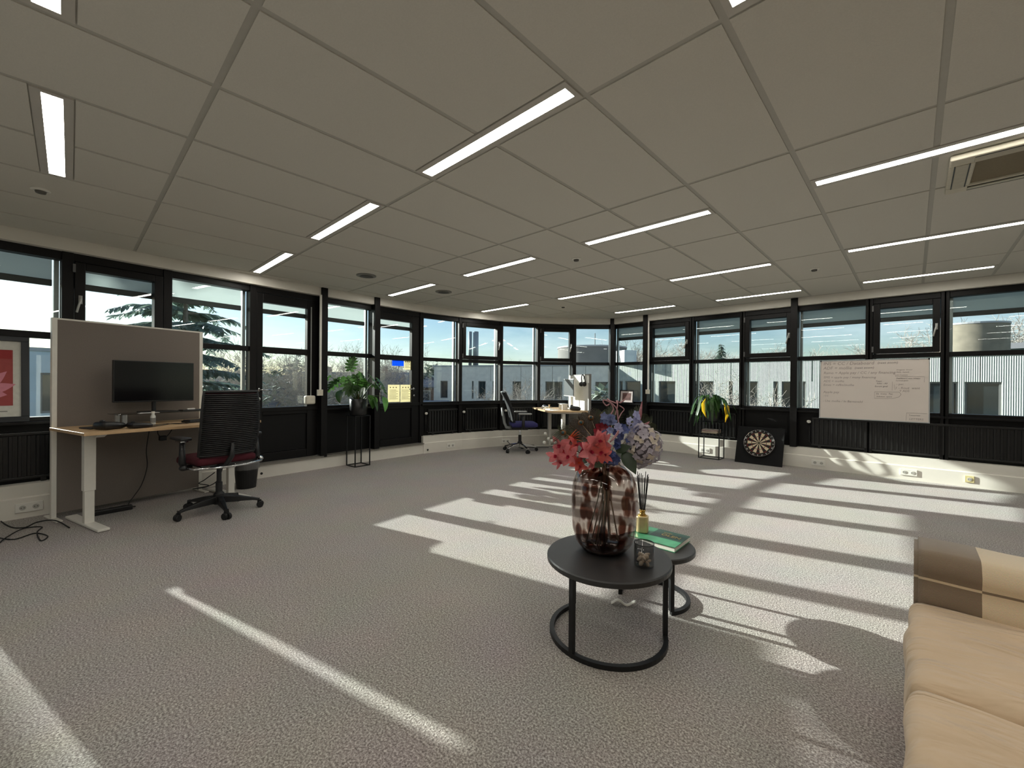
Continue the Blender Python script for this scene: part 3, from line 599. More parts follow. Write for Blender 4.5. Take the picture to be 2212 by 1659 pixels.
def conifer(px, D, pytop, label, n_lay, rad, droop, mt, dense=10, trunkr=.3, low=.1, flat=False, seed=5):
    rnd = random.Random(seed); p = atd(px, 830, D); H_ = atd(px, pytop, D).z - GZ
    o = root('conifer', (p.x, p.y, GZ), 0, label, 'tree')
    MB().tube([(0, 0, 0), (0, 0, H_ * .97)], [trunkr, .03], 8).build('trunk', BARK, o)
    br, fo = MB(), MB()
    for i in range(n_lay):
        t = low + (1 - low) * (i / n_lay); z = H_ * t
        for j in range(dense):
            a = rnd.uniform(0, 6.28); z = H_ * t + rnd.uniform(-.5, .5) * H_ * (1 - low) / n_lay * (.3 if flat else 1.6); ln = rad * ((1 - t) ** .6 if not flat else (1 - t) ** .45) * rnd.uniform(.7, 1.1)
            if ln < .25: ln = .25
            d = Vector((math.cos(a), math.sin(a), 0)); pts = [Vector((0, 0, z)) + d * (ln * s) + Vector((0, 0, (.18 * s - droop * s * s) * ln)) for s in (0, .35, .7, 1.0)]
            br.tube(pts, [.05, .035, .02, .008], 3, caps=False)
            nb = max(6, int(ln * 7))
            for k in range(nb):
                s = .2 + .8 * k / nb; q = Vector((0, 0, z)) + d * (ln * s) + Vector((0, 0, (.18 * s - droop * s * s) * ln)); sd_ = d.cross(zup)
                for sg in (-1, 1):
                    L2 = (.25 + .5 * (1 - s)) * rnd.uniform(.6, 1.2) * min(1.4, ln * .35 + .3); dir_ = (d * .6 + sd_ * sg * rnd.uniform(.5, 1) + Vector((0, 0, rnd.uniform(-.55, .0)))).normalized()
                    vs, fs = leaf(L2, L2 * .34, .3, -.3, 3, 'oval'); fo.add(vs, fs, frame_to(q, dir_, roll=rnd.uniform(-.6, .6)))
    br.build('branches', BARK, o); T(fo.build('needle_foliage', mt, o), kind='stuff'); return o
CED = leafmat('cedar_needles', (112, 132, 122), .4, .3, 3); FIR = leafmat('fir_needles', (98, 118, 102), .3, .3, 3)
conifer(400, 24, 545, 'big dark cedar with layered branches above the grey partition', 13, 6.6, .34, CED, 9, .45, .30, True, 5)
conifer(1557, 60, 742, 'small dark fir standing over the ribbed office roof', 30, 3.4, .75, FIR, 11, .2, .2, False, 9)
conifer(945, 70, 778, 'dark conifer left of the office wing end', 12, 3.5, .3, FIR, 8, .2, .15, False, 12); conifer(640, 58, 760, 'dark conifer behind the winder door trees', 13, 4.2, .35, FIR, 8, .2, .15, False, 14)
conifer(700, 66, 790, 'low dark conifer left of monstera window', 12, 6, .3, FIR, 8, .2, .15, False, 17); conifer(560, 60, 775, 'dark conifer at left of first door pane', 12, 5, .3, FIR, 8, .2, .15, False, 19)
def pine(x, y, z0, z1, rad, label, seed):
    rnd = random.Random(seed); o = root('tall_pine', (x, y, GZ), 0, label, 'tree'); MB().tube([(0, 0, 0), (.2, .1, z0 - GZ), (.1, 0, z1 - GZ)], [.35, .25, .06], 8).build('trunk', BARK, o); b = MB()
    for i in range(3600):
        a, r, t = rnd.uniform(0, 6.28), rnd.random() ** .5, rnd.random(); rr_ = rad * (1 - .55 * t) * r; q = Vector((math.cos(a) * rr_, math.sin(a) * rr_, z0 - GZ + (z1 - z0) * t + .4 * r * r))
        vs, fs = leaf(.7, .45, .2, .1, 2); b.add(vs, fs, frame_to(q, Vector((rnd.uniform(-1, 1), rnd.uniform(-1, 1), rnd.uniform(-.6, .6)))))
    T(b.build('needle_foliage', FIR, o), kind='stuff')
pine(-25.4, -6.0, 9.1, 15.0, 2.75, 'tall pine with a high crown left of the picture', 2)
def bush(px, D, pytop, w_, label, seed):
    rnd = random.Random(seed); p = atd(px, 830, D); zt = atd(px, pytop, D).z - GZ; o = root('evergreen_bush', (p.x, p.y, GZ), 0, label, 'bush', 'evergreen bushes outside'); b = MB()
    for i in range(700):
        a, e, r = rnd.uniform(0, 6.28), rnd.uniform(0, 1.57), rnd.uniform(.75, 1); q = Vector((math.cos(a) * math.cos(e) * w_ * r, math.sin(a) * math.cos(e) * w_ * r, math.sin(e) ** .8 * zt * r))
        vs, fs = leaf(.8, .5, .3, .1, 2); b.add(vs, fs, frame_to(q, Vector((rnd.uniform(-1, 1), rnd.uniform(-1, 1), rnd.uniform(-.5, 1)))))
    T(b.build('foliage', mat('bush_green', (154, 164, 150), .8, var=.4, scale=2), o), kind='stuff')
for px, D, py, w_, lb, sd2 in ((480, 34, 835, 5, 'dark bush under the cedar', 1), (600, 52, 800, 6, 'hedge mass behind the first door', 2), (735, 50, 812, 6, 'hedge mass behind the monstera', 3), (858, 64, 800, 6, 'hedge mass behind the notices', 4), (930, 60, 790, 4, 'hedge left of the office wing', 6), (1300, 30, 842, 2.2, 'green bush right of the headphones partition', 7), (520, 45, 800, 6, 'hedge mass left of the first door', 8), (680, 75, 800, 9, 'far hedge between the doors', 9)):
    bush(px, D, py, w_, lb, sd2)
# ================================================================ FURNITURE
BEECH = mat('beech_top', (196, 164, 124), .45, var=.10, scale=9); WMET = mat('white_metal', (224, 221, 212), .4, var=.02)
FELT = mat('grey_felt', (124, 116, 109), .98, var=.1, scale=220, bump=.25, spec=.1); FELTL = mat('light_felt', (206, 204, 198), .95, var=.04, scale=200, spec=.1)
def desk(loc, rz, wd, dp, z, label, edge=True):
    """origin = front left corner on the floor for the sitter, x along the front edge, y away from the sitter"""
    o = root('sit_stand_desk', loc, rz, label, 'desk', 'height adjustable desks')
    top = MB().box(0, wd, 0, dp, z - .025, z).build('desk_top', BEECH, o, bevel=.002)
    for x in (.13, wd - .13):
        lg = root('leg', (x, 0, 0)); lg.parent = o
        MB().box(-.04, .04, .02, dp - .04, 0.004, .026).build('foot', WMET, lg, bevel=.006)
        MB().box(-.038, .038, dp * .44 - .03, dp * .44 + .03, .30, z - .05).build('outer_column', WMET, lg, bevel=.003); MB().box(-.032, .032, dp * .44 - .024, dp * .44 + .024, .02, .31).build('inner_column', WMET, lg, bevel=.003)
        MB().prism([(.05, z - .025), (dp - .05, z - .025), (dp - .12, z - .055), (.12, z - .055)], -.03, .03, Matrix.Rotation(R(90), 4, 'Z') @ Matrix.Rotation(R(90), 4, 'X')).build('top_bracket', WMET, lg)
    return o
D1 = Vector((-4.745, .075, 0)); A1 = R(105)
def loc1(x, y, z=0): return D1 + Vector((math.cos(A1) * x - math.sin(A1) * y, math.sin(A1) * x + math.cos(A1) * y, z))
Z1 = .825
desk(D1, A1, 1.40, .78, Z1, 'near sit-stand desk with beech top before the tall grey partition')
def partition(loc, rz, wd, h, z0, label, face, post=WMET):
    o = root('acoustic_partition', loc, rz, label, 'partition', 'acoustic desk partitions')
    MB().box(.03, wd - .03, -.018, .018, z0, h - .012).build('felt_panel', face, o, bevel=.003)
    for x in (0, wd - .034): MB().box(x, x + .034, -.022, .022, .012, h).build('post', post, o, bevel=.003)
    MB().box(.03, wd - .03, -.02, .02, h - .014, h).build('top_rail', post, o)
    for x in (0, wd - .034): MB().box(x - .005, x + .04, -.16, .16, 0, .013).build('foot_plate', post, o, bevel=.003)
    return o
p = loc1(.02, .825); partition(p, A1, 1.19, 1.80, .05, 'tall grey felt partition with white posts behind the near desk', FELT)
# monitor on a glass riser
RG = thin_glass('riser_glass', (.75, .78, .78), 1.5)
o = root('monitor_riser', loc1(.36, .46, Z1), A1, 'clear glass monitor riser on silver feet on the near desk', 'monitor riser')
MB().box(0, .84, 0, .24, .098, .106).build('glass_plate', RG, o, bevel=.002)
for x in (.06, .78):
    for y in (.04, .2): MB().lathe([(.02, 0), (.02, .098)], 14, Matrix.Translation((x, y, 0))).build('foot', ALU, o, smooth=False)
SCR = mat('screen_off', (14, 15, 17), .16, var=.02); SCRG = mat('screen_grey', (92, 96, 98), .3, var=.04)
def monitor(loc, rz, wd, h, zb, label, scr, body):
    """screen faces -y"""
    o = root('monitor', loc, rz, label, 'monitor')
    MB().box(-wd / 2, wd / 2, 0, .035, zb, zb + h).build('casing', body, o, bevel=.005); MB().box(-wd / 2 + .008, wd / 2 - .008, -.002, .0, zb + .014, zb + h - .008).build('screen', scr, o)
    MB().tube([(0, .05, .012), (0, .06, zb + h * .45)], .018, 10).build('stand_neck', body, o); MB().prism([(-.16, -.10), (.16, -.10), (.12, .10), (-.12, .10)], 0, .012).build('stand_foot', body, o, bevel=.003); return o
monitor(loc1(.685, .56, Z1 + .106), A1, .655, .40, .105, 'wide black monitor switched off on the glass riser', SCR, PLBLK)
o = root('keyboard', loc1(.83, .24, Z1), A1 + R(4), 'black keyboard lying behind the ribbed chair back', 'keyboard')
MB().box(0, .45, 0, .14, 0, .022).build('key_tray', PLBLK, o, bevel=.005)
kb = MB()
for i in range(15):
    for j in range(5): kb.box(.012 + i * .0288, .036 + i * .0288, .014 + j * .0235, .033 + j * .0235, .022, .028)
kb.build('keys', PLDK, o)
def handset(name, loc, rz, label, sx, sy, h):
    o = root(name, loc, rz, label, 'device')
    b = rbox(sx / 2, sy / 2, h / 2, min(h, sx, sy) * .42, 6); b.v = [(x, y, z + h / 2 - .3 * h * (x / sx + .5)) if z > 0 else (x, y, z + h / 2) for x, y, z in b.v]; b.build('body', PLBLK, o, smooth=True)
    MB().box(-sx * .25, sx * .2, -sy * .25, sy * .25, h * .72, h * .82).build('keypad', PLDK, o, bevel=.004); MB().ball((-sx * .32, 0, h * .98), h * .25, 8, 6, (1.2, .9, .6)).build('button', PLDK, o, smooth=True); return o
handset('headset_case', loc1(.22, .20, Z1), A1 + .4, 'angular black case at the left end of near desk', .19, .14, .075); handset('headset_case', loc1(.40, .13, Z1), A1 + .1, 'round-edged black case beside the angular one', .16, .12, .055)
T(MB().box(-.16, .13, -.09, .09, 0, .012).build('laptop_sleeve', PLBLK, loc=loc1(.27, .40, Z1), rot=(0, 0, A1 + .1), bevel=.004), 'flat black sleeve behind the black cases', 'sleeve')
o = root('bottle', loc1(.56, .30, Z1), 0, 'slim clear bottle with white label on near desk', 'bottle')
MB().lathe([(.018, 0), (.02, .006), (.02, .085), (.012, .10), (.012, .112)], 16).build('bottle_body', mat('bottle_white', (206, 206, 200), .25), o, smooth=True); MB().lathe([(.0205, .025), (.0205, .07)], 16, caps=False).build('label_band', mat('label_grey', (130, 130, 128), .6), o); MB().lathe([(.014, .112), (.014, .13)], 12).build('cap', WHITEP, o)
T(MB().box(-.08, .08, -.02, .02, 0, .006).build('tablet', mat('pale_tablet', (210, 212, 212), .3), loc=loc1(.58, .44, Z1 + .107), rot=(0, 0, A1), bevel=.002), 'thin pale tablet on left end of the glass riser', 'tablet')
T(MB().box(-.13, .13, -.05, .05, 0, .014).build('docking_station', PLBLK, loc=loc1(1.01, .53, Z1 + .106), rot=(0, 0, A1), bevel=.004), 'flat black dock beside the monitor foot', 'dock')
T(MB().box(-.035, .035, -.012, .012, 0, .012).build('memory_stick', WHITEP, loc=loc1(.97, .525, Z1 + .1205), rot=(0, 0, A1), bevel=.002), 'small white stick lying on the black dock', 'stick')
def cable(pts, r, label, mt=RUBBER, name='cable'):
    P = [Vector(q) for q in pts]; out = []
    for i in range(len(P) - 1):
        a, b, c, d = P[max(0, i - 1)], P[i], P[i + 1], P[min(len(P) - 1, i + 2)]
        for k in range(6):
            t = k / 6; out.append(.5 * ((2 * b) + (c - a) * t + (2 * a - 5 * b + 4 * c - d) * t * t + (3 * b - a - 3 * c + d) * t ** 3))
    out.append(P[-1]); return T(MB().tube(out, r, 6).build(name, mt, smooth=True), label, 'cable')
cable([loc1(.47, .10, Z1 + .006), loc1(.62, .22, Z1 + .004), loc1(.72, .30, Z1 + .004), loc1(.80, .22, Z1 + .004), loc1(.86, .28, Z1 + .006)], .0035, 'thin black cable winding across the near desk top')
cable([loc1(.50, .20, Z1 + .006), loc1(.66, .33, Z1 + .004), loc1(.74, .22, Z1 + .004), loc1(.84, .22, Z1 + .01)], .003, 'second thin black cable crossing on the near desk')
cable([loc1(.66, .62, .80), loc1(.66, .70, .55), loc1(.70, .79, .36), loc1(.64, .76, .18), loc1(.52, .70, .03), loc1(.56, .66, .008), loc1(.52, .64, .02)], .004, 'black cable hanging down the partition to the floor')
cable([loc1(.72, .60, .80), loc1(.74, .66, .70), loc1(.80, .68, .655), loc1(.84, .66, .70), loc1(.86, .6, .80)], .004, 'looped black cable under the near desk top')
o = root('power_adapter', loc1(.78, .66, .655), A1, 'black adapter plug hanging under the near desk', 'adapter'); MB().box(-.03, .03, -.02, .02, -.025, .025).build('brick', PLBLK, o, bevel=.006)
o = root('power_strip', loc1(.36, .63, 0), A1 - .1, 'black power strip on the floor behind the near desk leg', 'power strip'); MB().box(-.13, .16, -.028, .028, 0, .045).build('body', PLBLK, o, bevel=.008)
for i in range(3): MB().lathe([(.02, .045), (.02, .047)], 14, Matrix.Translation((-.08 + i * .09, 0, 0))).build('outlet', PLDK, o)
cable([atz(-40, 1085, .006), atz(10, 1132, .006), atz(50, 1140, .006), atz(80, 1128, .006), atz(118, 1124, .035), atz(150, 1140, .006)], .005, 'black cable from the poster side to the near desk foot')
cable([atz(-10, 1160, .006), atz(30, 1165, .007), atz(75, 1152, .006), atz(103, 1158, .006), atz(88, 1168, .006), atz(80, 1150, .014), atz(90, 1138, .006), atz(50, 1142, .014), atz(15, 1160, .014), atz(0, 1172, .006)], .0045, 'tangled black cable loop on carpet left of the partition')
cable([loc1(1.30, .72, .20), loc1(1.22, .78, .12), loc1(1.15, .74, .10), loc1(1.24, .72, .06), loc1(1.10, .76, .05), loc1(1.25, .78, .04), loc1(1.34, .74, .10), loc1(1.40, .74, .26)], .005, 'coiled black cable behind the right desk leg')
# waste bin
pb = Vector((-5.66, 1.43, 0)); o = root('waste_bin', pb, 0, 'black waste bin with clear liner beside the near desk', 'bin')
MB().lathe([(.10, 0), (.128, .30), (.122, .30), (.096, .012)], 28).build('bin_body', PLBLK, o, smooth=False)
ln = MB(); prof = [(.132, .22), (.136, .28), (.132, .312), (.118, .318), (.114, .26)]
ln.lathe(prof, 26, caps=False); ln.v = [(x * (1 + .05 * math.sin(9 * math.atan2(y, x) + z * 40)), y * (1 + .05 * math.sin(9 * math.atan2(y, x) + z * 40)), z) for x, y, z in ln.v]
ln.build('liner', mat('bin_liner', (140, 140, 138), .25, alpha=.45), o, smooth=True)
# framed poster standing on the window sill
pa = Vector((-5.80, -.878, .862)); pb2 = atx(64.5, 830, -5.885); pb2 = Vector((-5.885, pb2.y, .862)); rz = math.atan2(pb2.y - pa.y, pb2.x - pa.x); wd = (pb2 - pa).length
o = root('framed_poster', pa + Vector((.02, 0, 0)), rz, 'black framed red poster with pink petal shapes on the sill', 'poster'); o.rotation_euler = (R(-4), 0, rz)
fr = MB(); H_ = .78
for a in ((0, wd, 0, .05), (0, wd, H_ - .05, H_), (0, .05, .05, H_ - .05), (wd - .05, wd, .05, H_ - .05)): fr.box(a[0], a[1], -.02, .02, a[2], a[3])
fr.build('frame', mat('poster_frame', (22, 26, 32), .4), o, bevel=.003); MB().box(.05, wd - .05, .0, .012, .05, H_ - .05).build('mount', mat('mount_paper', (206, 204, 196), .8, emit=0), o)
MB().box(.10, wd - .098, -.004, 0, .15, H_ - .13).build('red_print', mat('poster_red', (156, 68, 66), .7), o); MB().box(.10, wd - .105, -.0055, -.004, H_ - .21, H_ - .13).build('dark_band', mat('poster_dark_red', (150, 42, 44), .7), o)
pet = MB(); PK = mat('poster_pink', (206, 130, 146), .7)
for a, L_ in ((150, .26), (115, .26), (80, .24), (48, .22), (18, .2), (-8, .14)):
    vs, fs = leaf(L_, .085, 0, 0, 8, 'x'); pet.add(vs, fs, Matrix.Translation((wd * .52, -.0062, .27)) @ Matrix.Rotation(R(90), 4, 'X') @ Matrix.Rotation(R(a), 4, 'Z') @ Matrix.Translation((.03, 0, 0)))
pet.build('petal_motif', PK, o); MB().box(wd - .24, wd - .13, -.001, 0, .095, .102).build('caption_line', mat('caption_grey', (120, 118, 114), .8), o)

# ---------------------------------------------------------------- swivel chairs (front = +y)
def five_star(o, rot, leg_mat, R_=.33, chrome=False, hub=PLBLK):
    for i in range(5):
        a = rot + i * 2 * math.pi / 5; M = Matrix.Rotation(a, 4, 'Z')
        l = MB()
        sec = [(.02, .030, .085, .155), (.16, .026, .085, .135), (R_ - .05, .018, .078, .105), (R_ + .005, .016, .066, .088)]
        vs = []; 
        for x, w_, z0, z1 in sec: vs += [(x, -w_, z0), (x, w_, z0), (x, w_ * .8, z1), (x, -w_ * .8, z1)]
        fs = [(4 * k + j, 4 * k + 4 + j, 4 * k + 4 + (j + 1) % 4, 4 * k + (j + 1) % 4) for k in range(3) for j in range(4)] + [(3, 2, 1, 0), (12, 13, 14, 15)]
        l.add(vs, [f[::-1] for f in fs], M); lg = l.build('base_leg', leg_mat, o, bevel=.005)
        ca = MB()
        for s in (-1, 1): ca.lathe([(.010, -.011), (.029, -.011), (.031, 0), (.029, .011), (.010, .011)], 16, M @ Matrix.Translation((R_ + .01, s * .016, .031)) @ Matrix.Rotation(.5, 4, 'Z') @ Matrix.Rotation(R(90), 4, 'X'))
        ca.box(R_ - .014, R_ + .02, -.006, .006, .03, .075, M); ca.build('caster', RUBBER, lg, bevel=.002)
    MB().lathe([(.045, .075), (.05, .09), (.045, .17), (.03, .19)], 20).build('hub', hub, o, smooth=False)
def chair_ribbed(loc, rz, base_rot, label):
    o = root('office_chair', loc, rz, label, 'chair', 'office swivel chairs'); RED = mat('burgundy_fabric', (70, 12, 26), .95, var=.12, scale=180, bump=.2)
    five_star(o, base_rot, PLBLK)
    MB().lathe([(.028, .18), (.028, .28), (.020, .285), (.020, .47)], 18).build('gas_lift', PLDK, o, smooth=False)
    MB().box(-.09, .09, -.12, .14, .435, .475).build('mechanism', PLBLK, o, bevel=.01)
    s = rbox(.25, .245, .036, .034, 10, .012); s.v = [(x, y + .05, z + .515 - (.03 if y > .17 else 0) * (y - .17) / .08) for x, y, z in s.v]; s.build('seat_cushion', RED, o, smooth=True)
    MB().prism([(-.22, -.18), (.22, -.18), (.22, .26), (-.22, .26)], .468, .484).build('seat_pan', PLBLK, o, bevel=.006)
    # back: curved shell with horizontal ribs
    def bp(u, v, off=0):        # u -1..1, v 0..1
        wv_ = .245 - .01 * v - .015 * (2 * v - 1) ** 2; z = .57 + .58 * v; y = -.205 - .075 * v - .035 * math.sin(math.pi * v) + .045 * u * u + off
        return (u * wv_, y, z)
    sh = MB(); nu, nv = 12, 16
    for off in (0, .02): sh.add([bp(-1 + 2 * i / nu, j / nv, off) for j in range(nv + 1) for i in range(nu + 1)], [((j * (nu + 1) + i), (j * (nu + 1) + i + 1), ((j + 1) * (nu + 1) + i + 1), ((j + 1) * (nu + 1) + i))[::(1 if off == 0 else -1)] for j in range(nv) for i in range(nu)])
    sh.build('back_pad', RED, o, smooth=True)
    fr = MB(); edge = [bp(-1, j / 12, -.004) for j in range(13)] + [bp(-1 + 2 * i / 10, 1, -.004) for i in range(1, 10)] + [bp(1, 1 - j / 12, -.004) for j in range(13)] + [bp(1 - 2 * i / 10, 0, -.004) for i in range(1, 10)]
    fr.tube(edge + [edge[0]], .014, 8, caps=False); bf = fr.build('back_frame', PLBLK, o, smooth=True)
    ri = MB()
    for j in range(1, 32): ri.tube([bp(-1 + 2 * i / 8, j / 32.5, -.012) for i in range(9)], .0082, 5)
    T(ri.build('back_ribs', PLBLK, bf, smooth=True), kind='stuff')
    MB().tube([(-.10, -.12, .455), (-.05, -.24, .47), (0, -.255, .56), (0, -.262, .68)], [.022, .024, .022, .014], 10).build('back_stem', PLBLK, o, smooth=True)
    MB().tube([(-.31, -.10, .475), (-.28, -.215, .47), (-.12, -.268, .465), (.12, -.268, .465), (.28, -.215, .47), (.31, -.10, .475)], .011, 8).build('chrome_bow', CHROME, o, smooth=True)
    for s_ in (-1, 1):
        ar = MB(); ar.tube([(s_ * .24, -.02, .462), (s_ * .30, -.05, .468), (s_ * .318, -.06, .52), (s_ * .31, -.04, .70)], [.024, .028, .027, .02], 10); am = ar.build('arm_post', PLBLK, o, smooth=True)
        pd = rbox(.045, .125, .014, .013, 6); pd.v = [(x + s_ * .30, y - .0 + .02, z + .725) for x, y, z in pd.v]; pd.build('arm_pad', PLDK, am, smooth=True); MB().box(s_ * .30 - .03, s_ * .30 + .03, -.06, .06, .695, .712).build('arm_plate', CHROME, am, bevel=.004)
        MB().ball((s_ * .325, -.10, .475), .03, 10, 8, (1, 1.2, .8)).build('adjuster', CHROME if s_ > 0 else PLBLK, am, smooth=True)
    return o
chair_ribbed((-4.80, .985, 0), A1 + R(-4), R(-74 - 105 + 4), 'black ribbed-back swivel chair with burgundy seat at near desk')
def chair_grey(loc, rz, base_rot, label):
    o = root('office_chair', loc, rz, label, 'chair', 'office swivel chairs'); BLU = mat('navy_fabric', (46, 44, 96), .9, var=.12, scale=160, bump=.2); GRY = mat('grey_shell', (150, 154, 152), .45)
    five_star(o, base_rot, CHROME, .30)
    MB().lathe([(.026, .17), (.026, .30), (.016, .305), (.016, .43)], 18).build('gas_lift', CHROME, o); MB().lathe([(.029, .16), (.029, .30)], 18).build('lift_cover', PLBLK, o)
    MB().box(-.10, .10, -.16, .14, .40, .455).build('mechanism', PLBLK, o, bevel=.012)
    s = rbox(.245, .24, .04, .038, 10, .012); s.v = [(x, y + .06, z + .495) for x, y, z in s.v]; s.build('seat_cushion', BLU, o, smooth=True); MB().prism([(-.21, -.16), (.21, -.16), (.21, .26), (-.21, .26)], .445, .463).build('seat_pan', PLBLK, o, bevel=.006)
    def bp(u, v, off):
        w_ = .235 - .03 * v; z = .55 + .54 * v; y = -.16 - .17 * v + .03 * math.sin(math.pi * v) + .05 * u * u + off; return (u * w_, y, z)
    nu, nv = 10, 12
    for nm, off, th, mt in (('back_shell', -.03, .028, GRY), ('back_pad', .0, .03, mat('black_mesh', (24, 25, 27), .9, scale=200, bump=.2))):
        sh = MB(); A_ = [bp(-1 + 2 * i / nu, j / nv, off) for j in range(nv + 1) for i in range(nu + 1)]; sh.add(A_, [((j * (nu + 1) + i), (j * (nu + 1) + i + 1), ((j + 1) * (nu + 1) + i + 1), ((j + 1) * (nu + 1) + i)) for j in range(nv) for i in range(nu)])
        q = sh.build(nm, mt, o, smooth=True); md = q.modifiers.new('s', 'SOLIDIFY'); md.thickness = th; md.offset = -1 if off < 0 else 1
    MB().tube([(0, -.14, .43), (0, -.25, .44), (0, -.285, .52), (0, -.31, .66), (0, -.335, .80)], [.026, .028, .026, .024, .018], 8).build('back_stem', GRY, o, smooth=True)
    for s_ in (-1, 1):
        am = MB().tube([(s_ * .22, .02, .44), (s_ * .29, .02, .45), (s_ * .30, .02, .50), (s_ * .295, .02, .69)], [.024, .028, .028, .026], 8).build('arm_post', PLBLK, o, smooth=True)
        pd = rbox(.042, .12, .014, .013, 6); pd.v = [(x + s_ * .295, y + .05, z + .705) for x, y, z in pd.v]; pd.build('arm_pad', mat('grey_pad', (148, 148, 144), .6), am, smooth=True)
    return o
A2 = R(-36); chair_grey((-5.20, 5.68, 0), A2 + R(-4), R(20), 'grey-backed swivel chair with navy seat and chrome base at far desk')
# ---------------------------------------------------------------- far desk
D2 = Vector((-5.53, 6.40, 0)); Z2 = .765
def loc2(x, y, z=0): return D2 + Vector((math.cos(A2) * x - math.sin(A2) * y, math.sin(A2) * x + math.cos(A2) * y, z))
desk(D2, A2, 1.17, .74, Z2, 'far sit-stand desk in sunlight by the window corner')
partition(loc2(0, .775), A2, 1.17, 1.42, .05, 'low white partition with headphones behind the far desk', FELTL, mat('partition_alu', (120, 118, 114), .5))
monitor(loc2(.56, .58, Z2), A2 + R(2), .56, .33, .24, 'grey-white monitor on far desk catching the sun', SCRG, WHITEP)
o = root('headphones', loc2(.93, .735, 1.14), A2, 'black headphones hooked on the low white partition', 'headphones')
hb = MB(); hb.tube([(.085 * math.cos(a), .0 - .015 * math.sin(a), .16 + .11 * math.sin(a)) for a in [R(-20 + k * 22) for k in range(11)]], .011, 8); hb.build('headband', PLBLK, o, smooth=True)
for s_ in (-1, 1): MB().lathe([(.012, -.02), (.04, -.018), (.044, 0), (.036, .02)], 16, Matrix.Translation((s_ * .078, -.01, .10)) @ Matrix.Rotation(R(90), 4, 'Y') ).build('ear_cup', PLBLK, o, smooth=True)
T(MB().box(-.05, .05, -.004, .004, 0, .13).build('pinned_note', mat('note_white', (226, 226, 220), .8), loc=loc2(1.12, .749, 1.26), rot=(0, 0, A2)), 'white note pinned at the top corner of low partition', 'note')
PAP = mat('paper', (228, 224, 214), .85, var=.04)
for i, (x, y, sx, sy, z, h, lb, mt) in enumerate(((.48, .16, .2, .14, 0, .012, 'lowest white paper pad on far desk', PAP), (.47, .165, .19, .135, .012, .016, 'white book on the paper pad of far desk', mat('book_cream', (220, 212, 190), .7)), (.49, .16, .17, .12, .028, .012, 'thin top booklet of the far desk pile', PAP), (.80, .14, .14, .10, 0, .02, 'white box at the near end of far desk', WHITEP), (.98, .17, .14, .19, 0, .006, 'loose white sheet stack at near corner of far desk', PAP))):
    T(MB().box(-sx / 2, sx / 2, -sy / 2, sy / 2, 0, h).build('paper_stack' if i != 1 else 'book', mt, loc=loc2(x, y, Z2 + z), rot=(0, 0, A2 + i * .13), bevel=.002), lb, 'papers' if i != 1 else 'book')
T(MB().lathe([(.012, 0), (.012, .075), (.018, .08), (.018, .088)], 12).build('wooden_stamp', mat('pale_wood', (204, 176, 136), .6), loc=loc2(.70, .16, Z2)), 'small upright wooden peg on far desk', 'stamp')
handset('desk_phone', loc2(1.03, .55, Z2), A2 + 1.2, 'black desk phone on far desk before the partition', .2, .16, .09); handset('desk_phone', loc2(.18, .22, Z2), A2 + .3, 'black handset lying at the window end of far desk', .13, .08, .06)
o = root('desk_lamp_stand', loc2(.80, .40, Z2), A2, 'small white riser stand on far desk', 'riser'); MB().box(-.14, .10, -.06, .06, .10, .112).build('shelf', WMET, o)
for s_ in (-.12, .08): MB().box(s_, s_ + .02, -.05, .05, 0, .10).build('foot', WMET, o)
p0 = on_wall(12, .10, -.16)[0]; cable([(p0[0] + .02, p0[1] - .005, .095), (p0[0] + .12, p0[1] - .04, .06), (p0[0] + .22, p0[1] - .02, .012), (p0[0] + .42, p0[1] + .10, .006), (p0[0] + .75, p0[1] + .4, .006)], .006, 'black power cable from socket behind the grey chair')

# ---------------------------------------------------------------- wire stands and plants
def wire_stand(loc, rz, w_, d_, h, label, shelf=None):
    o = root('plant_stand', loc, rz, label, 'plant stand', 'black wire plant stands'); t = .007
    for sx in (-1, 1):
        for sy in (-1, 1): MB().box(sx * (w_ / 2 - t) - t, sx * (w_ / 2 - t) + t, sy * (d_ / 2 - t) - t, sy * (d_ / 2 - t) + t, 0, h - .004).build('leg', IRON, o)
    bs = MB()
    for s in (-1, 1): bs.box(-w_ / 2 + 2 * t, w_ / 2 - 2 * t, s * (d_ / 2 - t) - t, s * (d_ / 2 - t) + t, 0, 2 * t); bs.box(s * (w_ / 2 - t) - t, s * (w_ / 2 - t) + t, -d_ / 2 + 2 * t, d_ / 2 - 2 * t, 0, 2 * t)
    bs.build('base_bars', IRON, o); MB().box(-w_ / 2, w_ / 2, -d_ / 2, d_ / 2, h - .008, h).build('top_plate', IRON, o)
    if shelf: MB().box(-w_ / 2 + .016, w_ / 2 - .016, -d_ / 2 + .016, d_ / 2 - .016, shelf - .008, shelf).build('shelf', IRON, o)
    return o
S1 = Vector((-6.0, 2.975, 0)); wire_stand(S1, R(4), .25, .25, .75, 'tall black wire stand carrying the monstera'); 
POT = mat('black_pot', (30, 30, 31), .28, scale=12)
o = root('plant_pot', (S1.x, S1.y, .75), 0, 'glossy black pot of the monstera', 'pot'); MB().lathe([(.115, 0), (.122, .012), (.128, .24), (.121, .245), (.117, .20), (.002, .195)], 32).build('pot_shell', POT, o, smooth=True)
mb_ = MB().lathe([(.002, 0), (.116, 0)], 20, caps=False); mb_.build('soil', mat('soil', (46, 36, 28), 1, var=.4, scale=60), o, loc=(0, 0, .205))
MON = leafmat('monstera_leaf', (54, 88, 36), .34, .3, 10); STEMG = mat('plant_stem', (72, 92, 52), .6)
